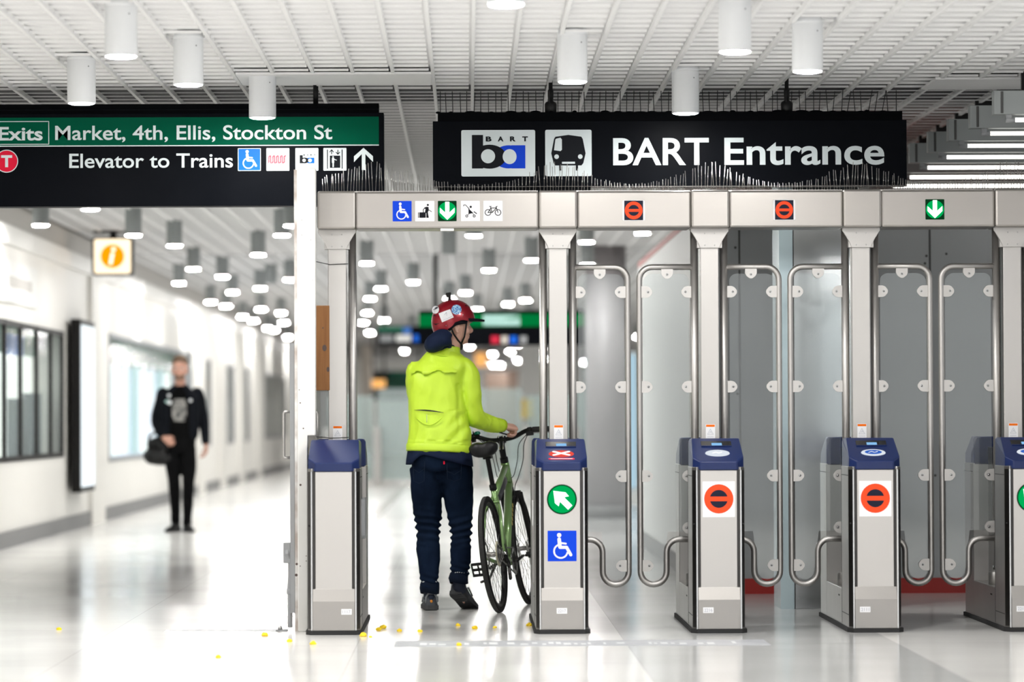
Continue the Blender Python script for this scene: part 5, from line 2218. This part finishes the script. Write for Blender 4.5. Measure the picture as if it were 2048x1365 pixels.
def wheel(c, name):
    T = Matrix.Translation(c)
    w = MB(T)
    pr = []
    R1, rt = .3265, .0190
    rs = []
    N, n = 64, 14
    for i in range(N):
        t = 2 * PI * i / N
        rs.append([((R1 + rt * math.cos(q)) * math.cos(t), rt * 1.0 * math.sin(q), (R1 + rt * math.cos(q)) * math.sin(t)) for q in (2 * PI * j / n for j in range(n))])
    w.rings(rs, 'tyre', True, closed=True)
    rs = []
    for i in range(N):
        t = 2 * PI * i / N
        rs.append([(r * math.cos(t), y, r * math.sin(t)) for r, y in ((.3462, -.010), (.3466, 0), (.3462, .010), (.344, .012), (.344, -.012))])
    w.rings(rs, 'tyre_tread', True, closed=True)
    wo = w.build(name, bk)
    m = MB(T)
    rs = []
    for i in range(N):
        t = 2 * PI * i / N
        rs.append([(r * math.cos(t), y, r * math.sin(t)) for r, y in ((.318, -.013), (.318, .013), (.298, .010), (.292, .006), (.292, -.006), (.298, -.010))])
    m.rings(rs, 'black_plastic', True, closed=True)
    m.build('rim', wo)
    m = MB(T)
    for i in range(32):
        t = 2 * PI * i / 32
        s = 1 if i % 2 else -1
        t2 = t + (.55 if (i // 2) % 2 else -.55)
        m.cyl((.026 * math.cos(t2), s * .027, .026 * math.sin(t2)), (.295 * math.cos(t), s * .003, .295 * math.sin(t)), .0012, 'spoke_metal', n=5)
    m.build('spokes', wo)
    m = MB(T)
    m.lathe([(.006, -.068), (.006, -.045), (.013, -.044), (.013, -.034), (.028, -.032), (.028, -.026), (.014, -.02), (.014, .02), (.028, .026), (.028, .032), (.013, .034), (.006, .045), (.006, .068)], 'steel_tube', 20, M=T @ Matrix.Rotation(PI / 2, 4, 'X'))
    m.build('hub', wo)
    m = MB(T)
    m.ring(0, 0, .058, .080, .0385, 'steel_tube', n=40)
    m.ring(0, 0, .058, .080, .0375, 'steel_tube', n=40)
    for i in range(6):
        t = i * PI / 3
        m.stroke([(.02 * math.cos(t), .02 * math.sin(t)), (.062 * math.cos(t + .4), .062 * math.sin(t + .4))], .008, .038, 'steel_tube')
    m.build('brake_disc', wo)
    return wo


wr_ = wheel(hub, 'wheel')
wf_ = wheel(fhub, 'wheel')
T = Matrix.Translation(hub)
m = MB(T)
m.cyl((0, -.030, 0), (0, -.0325, 0), .076, 'cream_disc', n=36)
m.build('spoke_guard', wr_)
m = MB(T)
for i, r in enumerate((.060, .053, .047, .041, .036, .031, .027)):
    y = -.036 - i * .0042
    m.cyl((0, y, 0), (0, y - .0022, 0), r, 'steel_dark' if i % 2 else 'bolt', n=26)
m.build('cassette', wr_)
m = MB()
m.tube([hub + Vector((.0, -.070, -.01)), (.02, -.085, .285), (.03, -.085, .27)], .011, 'black_plastic', 10)
m.box(.015, .035, -.092, -.074, .19, .29, 'steel_dark')
for z in (.275, .205): m.cyl((.025, -.088, z), (.025, -.076, z), .022, 'black_plastic', n=14)
m.tube([(.0, -.09, .33), (-.03, -.092, .32), (-.02, -.08, .40)], .003, 'black_plastic', 6)
m.cyl((0, -.068, RW), (0, -.082, RW), .012, 'chrome', n=12)
m.build('rear_derailleur', bk, .002)
m = MB()
for q in (.16, -.06):
    pass
P = []
for t in range(0, 181, 12):
    a = math.radians(90 + t)
    P.append(Vector((.036 * math.cos(a), -.047, RW + .036 * math.sin(a))))
Q = []
for t in range(0, 181, 12):
    a = math.radians(270 + t)
    Q.append(bb + Vector((.080 * math.cos(a), -.047, .080 * math.sin(a))))
m.tube(P + Q, .0042, 'steel_dark', 6, closed=True)
m.build('chain', bk)
m = MB(Matrix.Translation(bb))
m.ring(0, 0, .060, .086, -.045, 'steel_dark', n=40)
m.ring(0, 0, .058, .084, -.049, 'bolt', n=40)
m.lathe([(.014, -.062), (.014, .062)], 'steel_dark', 16, M=Matrix.Translation(bb) @ Matrix.Rotation(PI / 2, 4, 'X'))
for i in range(5):
    t = i * 2 * PI / 5
    m.stroke([(.0, .0), (.068 * math.cos(t), .068 * math.sin(t))], .014, -.051, 'black_plastic')
m.build('chainring', bk)
CA = math.radians(8)
for s in (-1, 1):
    m = MB()
    dv = Vector((math.cos(CA), 0, math.sin(CA))) * (.17 * (-s))
    e = bb + dv + Vector((0, s * .075, 0))
    m.tube([bb + Vector((0, s * .058, 0)), bb + dv * .5 + Vector((0, s * .068, 0)), e], [.014, .012, .011], 'black_plastic', 10, flat=.75)
    cr = m.build('crank', bk)
    m = MB()
    p0 = e + Vector((0, s * .012, 0))
    m.cyl(p0, p0 + Vector((0, s * .10, 0)), .009, 'black_plastic', n=10)
    tl = Matrix.Translation(p0) @ Matrix.Rotation(math.radians(62 if s > 0 else 12), 4, 'Y')
    for xx in (-.042, .034): m.box(xx, xx + .009, min(s * .012, s * .10), max(s * .012, s * .10), -.011, .011, 'black_plastic', M=tl)
    for yy in (.014, .054, .092): m.box(-.04, .04, min(s * yy, s * (yy + .008)), max(s * yy, s * (yy + .008)), -.009, .009, 'black_plastic', M=tl)
    m.build('pedal', cr, .002)
# seat post, saddle
up = (st_top - bb).normalized()
m = MB()
m.cyl(st_top - up * .01, st_top + up * .022, .022, 'black_plastic', n=16)
m.box(st_top.x - .03, st_top.x - .01, -.006, .006, st_top.z, st_top.z + .02, 'black_plastic')
m.build('seat_clamp', bk, .002)
pt = st_top + up * .20
m = MB()
m.tube([st_top, pt], .0145, 'black_plastic', 14)
m.box(pt.x - .025, pt.x + .025, -.025, .025, pt.z - .012, pt.z + .022, 'black_plastic')
m.build('seat_post', bk, .003)
sz = pt.z + .055
m = MB()
S = [(-.150, .030, -.010, .03), (-.146, .060, -.004, .055), (-.125, .084, .002, .066), (-.085, .088, .004, .066), (-.04, .074, .004, .055), (.0, .050, 0, .042), (.05, .030, -.002, .028), (.10, .022, -.003, .026), (.125, .016, -.006, .020), (.132, .006, -.01, .01)]
rs = []
for x, w, dz, h in S:
    ring = []
    for j in range(20):
        t = 2 * PI * j / 20
        c, sn = math.cos(t), math.sin(t)
        groove = -.010 * math.exp(-(c * w / .014) ** 2) if sn > 0 and x < .0 else 0
        ring.append((pt.x + x, w * math.copysign(abs(c) ** .8, c), sz + dz + (h * .55 * sn if sn > 0 else h * .9 * sn) + groove))
    rs.append(ring)
m.rings(rs, 'leather_black')
sd = m.build('saddle', bk)
m = MB()
for s in (-1, 1): m.tube([(pt.x - .11, s * .03, sz - .03), (pt.x - .05, s * .022, sz - .045), (pt.x + .05, s * .02, sz - .045), (pt.x + .10, s * .01, sz - .015)], .0035, 'chrome', 8)
m.build('saddle_rails', sd)
# steerer, stem, bar
ax = (ht - hb).normalized()
s_top = ht + ax * .085
m = MB()
m.cyl(ht, ht + ax * .03, .025, 'black_plastic', n=16)
m.cyl(ht + ax * .03, s_top, .019, 'black_plastic', n=16)
cl = s_top + Vector((.030, 0, .060))
m.tube([s_top - ax * .015, s_top + Vector((.012, 0, .02)), cl], [.020, .017, .018], 'black_plastic', 14)
m.cyl(cl + Vector((0, -.025, 0)), cl + Vector((0, .025, 0)), .022, 'black_plastic', n=16)
for s in (-1, 1):
    m.cyl(cl + Vector((-.022, s * .015, .012)), cl + Vector((-.022, s * .015, .028)), .004, 'chrome', n=8)
    m.tube([s_top + Vector((-.022, s * .010, .0)), cl + Vector((-.022, s * .012, -.01))], .005, 'chrome', 6)
m.build('stem', bk, .002)
m = MB()
P = [(-.012 + cl.x - .05, -.300, cl.z + .030), (cl.x - .03, -.20, cl.z + .038), (cl.x - .008, -.15, cl.z + .034), (cl.x, -.075, cl.z + .006), (cl.x, 0, cl.z), (cl.x, .075, cl.z + .006), (cl.x - .008, .15, cl.z + .034), (cl.x - .03, .20, cl.z + .038), (cl.x - .062, .300, cl.z + .030)]
m.tube([q[:3] for q in catmull(P, 5)], .0135, 'black_plastic', 14)
m.build('handlebar', bk)
for s in (-1, 1):
    m = MB()
    m.tube([(cl.x - .036, s * .205, cl.z + .038), (cl.x - .062, s * .305, cl.z + .030)], [.0172, .0172], 'rubber', 14)
    m.build('grip', bk)
    m = MB()
    m.cyl((cl.x - .022, s * .170, cl.z + .036), (cl.x - .026, s * .195, cl.z + .037), .019, 'black_plastic', n=14)
    m.box(cl.x - .045, cl.x + .01, s * .18 - .02, s * .18 + .02, cl.z + .004, cl.z + .030, 'black_plastic')
    m.tube([(cl.x + .0, s * .185, cl.z + .022), (cl.x + .035, s * .22, cl.z + .018), (cl.x + .025, s * .30, cl.z + .012)], [.006, .006, .005], 'bolt' if s < 0 else 'black_plastic', 8)
    m.build('brake_lever', bk, .003)
m = MB()
m.lathe([(.004, 0), (.020, .002), (.021, .010), (.016, .019), (.0, .022)], 'bell_green', 20, (cl.x - .012, .145, cl.z + .048))
m.box(cl.x - .025, cl.x + .0, .132, .160, cl.z + .03, cl.z + .048, 'black_plastic')
m.box(cl.x - .018, cl.x - .012, .165, .172, cl.z + .04, cl.z + .072, 'black_plastic')
m.build('bell', bk)
m = MB()
for P in ([(cl.x + .03, -.17, cl.z + .03), (cl.x + .08, -.12, cl.z - .04), (cl.x + .09, -.10, cl.z - .14), (cl.x + .02, -.07, cl.z - .24), (hb.x - .02, -.035, hb.z - .02), (bb.x + .25, -.03, .52)],
          [(cl.x + .03, -.16, cl.z + .02), (cl.x + .07, -.09, cl.z - .04), (cl.x + .07, -.07, cl.z - .13), (cl.x + .0, -.05, cl.z - .22), (ht.x, -.03, ht.z - .10)],
          [(cl.x + .03, .16, cl.z + .03), (cl.x + .08, .10, cl.z - .04), (cl.x + .08, .08, cl.z - .13), (cl.x + .02, .06, cl.z - .22), (hb.x, .035, hb.z - .03), (.95, .06, .5)],
          [(cl.x + .02, .15, cl.z + .03), (cl.x + .06, .07, cl.z - .05), (cl.x + .05, .055, cl.z - .14), (ht.x, .035, ht.z - .08)]):
    m.tube([q for q in catmull(P, 5)], .0026, 'rubber', 6)
m.build('cables', bk)
m = MB()
t0, t1 = st_top + (bb - st_top) * .10, ht + (hb - ht) * .15
dv = (t1 - t0).normalized()
c0 = t0 + (t1 - t0) * .45 + Vector((0, 0, -.035))
m.tube([c0 - dv * .17, c0 - dv * .16, c0 + dv * .12, c0 + dv * .16, c0 + dv * .165], [.012, .030, .030, .020, .012], 'bottle_dark', 16)
m.build('frame_bag', bk)
m = MB()
m.tube([(.33, .05, .28), (.20, .075, .20), (.06, .10, .19)], .008, 'steel_dark', 10)
m.tube([(.02, -.06, .34), (.10, -.075, .25)], .004, 'bolt', 8)
m.build('kickstand', bk)
# ------------------------------------------------------------------ the man walking towards the gates (built facing +y, turned round)
MP = floor_pt(361, 1064)
mn = thing('person', 'bearded person in black jacket, grey printed shirt and black trousers walking down the left corridor', 'person', (MP.x, MP.y, 0), PI)
HMM = Matrix.Translation((.0, .035, 1.555)) @ Matrix.Rotation(math.radians(-4), 4, 'Z') @ Matrix.Rotation(math.radians(4), 4, 'X')
# picture right = his left = -x
sR, eR, wR = (.175, .0, 1.42), (.245, -.02, 1.14), (.155, .12, .965)      # his right arm: elbow out, hand in front of the hip on the bag strap
sL, eL, wL = (-.175, .0, 1.42), (-.235, -.05, 1.13), (-.265, .03, .90)
b = MB()
trunk(b, [(.82, 0, 0, .12, .09, 2.2), (.92, 0, 0, .145, .10, 2.2), (1.05, 0, 0, .135, .095, 2.2), (1.25, 0, 0, .155, .105, 2.2), (1.38, 0, .0, .15, .095, 2.2), (1.46, 0, .0, .09, .065, 2), (1.50, 0, .005, .06, .055, 2)], 'skin_pale')
limb(b, [(0, .0, 1.46, .060), (0, .01, 1.52, .055), (0, .02, 1.60, .055)], 'skin_pale')
for a, c, d in ((sR, eR, wR), (sL, eL, wL)): limb(b, [(*a, .052), (*c, .04), (*d, .029)], 'skin_pale')
limb(b, [(.075, 0, .88, .08), (.07, .02, .66, .07), (.058, .03, .48, .052), (.052, -.01, .3, .05), (.05, -.03, .10, .035)], 'skin_pale')
limb(b, [(-.075, 0, .88, .08), (-.085, .03, .66, .07), (-.082, .05, .48, .052), (-.075, .05, .3, .05), (-.072, .05, .10, .035)], 'skin_pale')
limb(b, [(.05, -.025, .085, .024), (.055, .04, .045, .016)], 'skin_pale')
limb(b, [(-.072, .055, .085, .024), (-.078, .11, .045, .016)], 'skin_pale')
xf(head_mb('skin_pale'), b, HMM)
xf(hand_mb('skin_pale', (45, 50, 52, 55), (15, 5), .6, side=1), b, frame_of((-.75, .35, -.50), (.2, -.9, -.2), wR))
xf(hand_mb('skin_pale', (28, 30, 32, 35), (60, 50), .8, side=1), b, frame_of((-.06, .12, -1), (1, 0, 0), wL))
fuse(b, 'body', mn, ['skin_pale'], .0055, 2)
for s in (-1, 1):
    m = MB()
    m.ball(HMM @ Vector((s * .032, .084, .112)), .0105, 'eye_white', 10)
    m.ball(HMM @ Vector((s * .032, .0925, .112)), .005, 'eye_dark', 8)
    m.build('eye', mn)
m = MB()
for s in (-1, 1): m.ball(HMM @ Vector((s * .032, .092, .129)), (.015, .006, .0045), 'hair_brown', 8)
m.build('eyebrows', mn)
b = MB()
trunk(b, [(.135, 0, -.042, .072, .068, 2.1), (.165, 0, -.018, .080, .095, 2.1), (.20, 0, -.010, .078, .098, 2), (.23, 0, -.006, .064, .080, 2), (.252, 0, -.004, .035, .045, 2), (.258, 0, -.004, .012, .015, 2)], 'hair_brown')
trunk(b, [(.06, 0, -.050, .055, .052, 2), (.10, 0, -.045, .070, .066, 2), (.14, 0, -.04, .076, .070, 2)], 'hair_brown')
b.v = [HMM @ p for p in b.v]
fuse(b, 'hair', mn, ['hair_brown'], .006, 3, lambda co, nn: wr(co, 60, 60, 60) * .003)
m = MB()
vs, fs = [], []
K = 14
for i in range(K + 1):
    a = math.radians(-80 + 160 * i / K)
    for z, k_ in ((.055, 1.015), (.035, 1.03), (.012, 1.06), (-.002, .9)):
        rx = {.055: .060, .035: .054, .012: .040, -.002: .030}[z]
        ry = {.055: .078, .035: .066, .012: .048, -.002: .036}[z]
        cyy = {.055: .014, .035: .024, .012: .038, -.002: .045}[z]
        vs.append(HMM @ Vector((rx * k_ * math.sin(a), cyy + ry * k_ * math.cos(a), z)))
for i in range(K):
    for j in range(3):
        a = i * 4 + j
        fs.append((a, a + 1, a + 5, a + 4))
m.add(vs, fs, 'hair_brown', True)
m.build('beard', mn)
# clothes
b = MB()
trunk(b, [(.86, 0, 0, .140, .105, 2.3), (.90, 0, 0, .152, .112, 2.3), (1.05, 0, .0, .150, .11, 2.3), (1.25, 0, .0, .165, .118, 2.3), (1.38, 0, .0, .160, .105, 2.3), (1.455, 0, .0, .10, .078, 2), (1.495, 0, .003, .068, .064, 2), (1.50, 0, .003, .05, .05, 2)], 'shirt_black')
fuse(b, 'shirt', mn, ['shirt_black'], .007, 3)
m = MB()
vs, fs = [], []
for i in range(9):
    x = -.075 + .15 * i / 8
    for j in range(9):
        z = 1.13 + .23 * j / 8
        k_ = 1 - .25 * abs(i / 8 - .5) * 2 * (j > 6 or j < 2)
        vs.append((x * k_, .118 * (1 - abs(x * k_ / .17) ** 2.3) ** (1 / 2.3) + .008, z))
for i in range(8):
    for j in range(8):
        a = i * 9 + j
        fs.append((a, a + 1, a + 10, a + 9))
m.add(vs, fs, 'shirt_print', True)
m.build('shirt_print', mn)


def openjacket(co, nn): return wr(co, 10, 10, 7) * .007 + wr(co, 24, 24, 18, 4) * .003


for s, nm in ((1, 'jacket'), (-1, 'jacket')):
    pass
b = MB()
for s in (-1, 1):
    limb(b, [(s * .135, .055, 1.36, .062), (s * .138, .05, 1.22, .064), (s * .137, .045, 1.08, .062), (s * .13, .04, .99, .058)], 'jacket_black', 18, flat=1.0)
    limb(b, [(s * .05, .03, 1.475, .035), (s * .10, .07, 1.43, .035), (s * .11, .085, 1.34, .03)], 'jacket_black', 12)
trunk(b, [(.955, 0, -.04, .155, .085, 2.3), (.98, 0, -.04, .165, .092, 2.3), (1.1, 0, -.038, .165, .095, 2.3), (1.3, 0, -.035, .172, .10, 2.3), (1.40, 0, -.03, .168, .09, 2.3), (1.46, 0, -.025, .11, .075, 2.1), (1.505, 0, -.02, .075, .065, 2), (1.52, 0, -.02, .06, .05, 2)], 'jacket_black')
limb(b, [(*sR, .068), (.215, -.01, 1.28, .064), (*eR, .060), (.205, .045, 1.045, .054), (.17, .10, .985, .047)], 'jacket_black', 18)
limb(b, [(*sL, .068), (-.210, -.03, 1.28, .062), (*eL, .055), (-.252, -.01, 1.0, .046), (-.264, .025, .92, .041)], 'jacket_black', 18)
fuse(b, 'jacket', mn, ['jacket_black'], .008, 4, openjacket)
m = MB()
for (x, z, r, mm) in ((.105, 1.395, .017, 'badge_white'), (.13, 1.335, .017, 'far_teal'), (.10, 1.325, .022, 'badge_white'), (-.115, 1.345, .017, 'badge_white')):
    m.ball((x, .120, z), (r, .008, r), mm, 12)
m.build('pin_badges', mn)
b = MB()
trunk(b, [(.80, 0, 0, .11, .09, 2.3), (.85, 0, 0, .150, .108, 2.3), (.93, 0, 0, .158, .114, 2.3), (.985, 0, 0, .146, .10, 2.3)], 'trousers_black')
limb(b, [(.080, 0, .86, .084), (.075, .02, .68, .080), (.062, .03, .50, .064), (.055, -.005, .32, .058), (.052, -.025, .16, .050), (.051, -.03, .085, .050)], 'trousers_black', 20)
limb(b, [(-.080, 0, .86, .084), (-.088, .03, .68, .080), (-.086, .05, .50, .064), (-.080, .05, .32, .058), (-.074, .05, .16, .050), (-.073, .05, .085, .050)], 'trousers_black', 20)
fuse(b, 'trousers', mn, ['trousers_black'], .007, 3, lambda co, nn: wr(co, 10, 10, 10) * .006)
for M in (Matrix.Translation((.052, -.015, 0)) @ Matrix.Rotation(math.radians(-18), 4, 'Z'), Matrix.Translation((-.075, .06, 0)) @ Matrix.Rotation(math.radians(14), 4, 'Z')):
    u, s_ = shoe_mb('shoe_black', 'rubber')
    a = MB()
    xf(u, a, M)
    so = a.build('shoe', mn)
    a = MB()
    xf(s_, a, M)
    a.build('sole', so, .003)
# shoulder bag at his right hip
bag = thing('shoulder_bag', 'black soft shoulder bag hanging at the walking man\'s hip', 'bag', (MP.x - .255, MP.y - .02, .78), PI)
b = MB()
limb(b, [(.06, -.02, .0, .075), (.02, 0, -.01, .085), (-.09, .02, -.02, .080), (-.13, .02, -.02, .06)], 'leather_black', 16)
limb(b, [(.03, -.01, .12, .055), (-.03, .0, .13, .065), (-.10, .02, .08, .055)], 'leather_black', 16)
fuse(b, 'bag_body', bag, ['leather_black'], .008, 4, lambda co, nn: wr(co, 12, 12, 12) * .008)
m = MB()
m.tube([(.07, .0, .05), (.06, .02, .20), (.0, .06, .24), (-.08, .09, .17), (-.13, .04, .05)], .014, 'leather_black', 8, flat=.5)
m.build('strap', bag)
# ------------------------------------------------------------------ blurred far end of the concourse
def far_box(name, label, cat, px0, px1, py0, py1, Y, dep, m, parts=()):
    a, c = U(px0, py1, Y), U(px1, py0, Y)
    z0 = max(0, a.z)
    t = thing(name, label, cat, (a.x, Y, 0))
    b_ = MB()
    b_.box(0, c.x - a.x, 0, dep, z0, c.z, m)
    b_.build('body', t)
    for (nm, q0, q1, r0, r1, mm) in parts:
        a2, c2 = U(q0, r1, Y), U(q1, r0, Y)
        b_ = MB()
        b_.box(a2.x - a.x, c2.x - a.x, -.03, 0, a2.z, c2.z, mm)
        b_.build(nm, t)
    return t, a, c


def hang(t, a, c, z):
    for f_ in (.10, .92):
        b_ = MB()
        b_.cyl(((c.x - a.x) * f_, .06, z), ((c.x - a.x) * f_, .06, CEIL), .03, 'far_dark', n=8)
        b_.build('hanger', t)


t, a, c = far_box('hanging_sign', 'blurred black and bright green hanging sign far behind the cyclist\'s helmet', 'sign', 838, 1168, 620, 692, 46, .2, 'sign_black',
                  [('green_band', 838, 1168, 628, 654, 'far_green_lit'), ('white_lettering', 966, 1040, 630, 652, 'far_white_lit'), ('red_tile', 982, 998, 672, 688, 'sign_pink'),
                   ('pale_tile', 1002, 1016, 672, 688, 'far_beige'), ('blue_tile', 1020, 1034, 672, 688, 'sign_blue_light'), ('grey_tile', 1040, 1054, 672, 688, 'grey_plastic')])
hang(t, a, c, c.z)
t, a, c = far_box('hanging_sign', 'blurred dark hanging sign with blue and white tiles left of the cyclist\'s head', 'sign', 754, 900, 652, 692, 58, .2, 'sign_black',
                  [('green_band', 756, 806, 653, 664, 'far_green'), ('blue_tile', 806, 822, 655, 668, 'far_blue'), ('white_patch', 792, 822, 670, 684, 'far_white'), ('blue_patch', 826, 846, 670, 684, 'sign_blue_light'), ('grey_lettering', 760, 786, 670, 684, 'grey_plastic')])
hang(t, a, c, c.z)
t, a, c = far_box('hanging_sign', 'blurred dark green hanging board low behind the cyclist\'s left shoulder', 'sign', 722, 850, 742, 800, 104, .3, 'far_dark',
                  [('green_band', 760, 850, 742, 760, 'far_green'), ('blue_patch', 760, 782, 744, 754, 'far_blue'), ('green_strip', 722, 830, 764, 776, 'far_green')])
hang(t, a, c, c.z)
t, a, c = far_box('advert_board', 'blurred glowing orange oval board far right of the cyclist\'s face', 'board', 950, 974, 706, 734, 96, .3, 'far_orange')
hang(t, a, c, c.z)
t, a, c = far_box('advert_board', 'blurred small orange board at the far left below the green board', 'board', 744, 770, 760, 776, 90, .3, 'far_orange')
hang(t, a, c, c.z)
far_box('column', 'blurred pale column far right in the open lane near the yellow notice', 'column', 1040, 1085, 690, 900, 84, 1.0, 'far_white')
far_box('column', 'blurred brown column far in the open lane above the handlebar', 'column', 1016, 1036, 740, 872, 92, .8, 'far_brown')
far_box('kiosk', 'blurred grey kiosk far behind the cyclist\'s right arm', 'kiosk', 970, 1016, 745, 930, 100, 2.0, 'far_brown')
far_box('notice_board', 'blurred bright yellow notice far right in the open lane', 'notice', 1044, 1066, 798, 838, 80, .2, 'far_yellow', [('stand', 1052, 1058, 838, 950, 'far_dark')])
far_box('column', 'blurred pale column far at the left of the open lane', 'column', 722, 742, 690, 900, 98, .9, 'far_beige')
# far row of glass barriers
for i in range(7):
    x = -2.4 + i * .85
    yy = 66.0
    t = thing('glass_barrier', 'blurred teal glass barrier in the far row, %s from the left' % ordinal(i), 'barrier', (x, yy, 0), 0, 'far glass barriers')
    b_ = MB()
    b_.box(0, .78, 0, .03, .1, 1.55 + .12 * (i % 2), 'barrier_glass')
    b_.build('glass_panel', t)
    b_ = MB()
    b_.box(-.06, .06, -.5, .5, 0, 1.0, 'steel')
    b_.build('end_cabinet', t, .01)
# round column and blue-lit panel behind the first closed lane
t = thing('round_column', 'blurred grey round column seen through the first closed glass door', 'column', (UX(1212, 44), 44, 0))
b_ = MB()
b_.lathe([(.235, 0), (.235, CEIL)], 'column_grey', 32)
b_.build('shaft', t)
b_ = MB()
b_.lathe([(.25, 0), (.25, .15), (.24, .15)], 'base_grey', 32)
b_.build('base', t)
t = thing('glass_screen', 'blurred pale blue glass screen beside the round column', 'screen', (UX(1168, 50), 50, 0))
b_ = MB()
b_.box(0, UX(1258, 50) - UX(1168, 50), 0, .04, .0, 1.9, 'barrier_glass')
b_.build('glass_panel', t)
t = thing('lit_panel', 'blurred tall pale blue lit panel behind the first closed glass door', 'panel', (UX(1240, 52), 52, 0))
b_ = MB()
b_.box(0, .22, 0, .1, .2, 2.0, 'far_blue_lit')
b_.build('lit_face', t)
b_ = MB()
b_.box(-.02, .24, .1, .2, 0, 2.05, 'far_white')
b_.build('case', t)
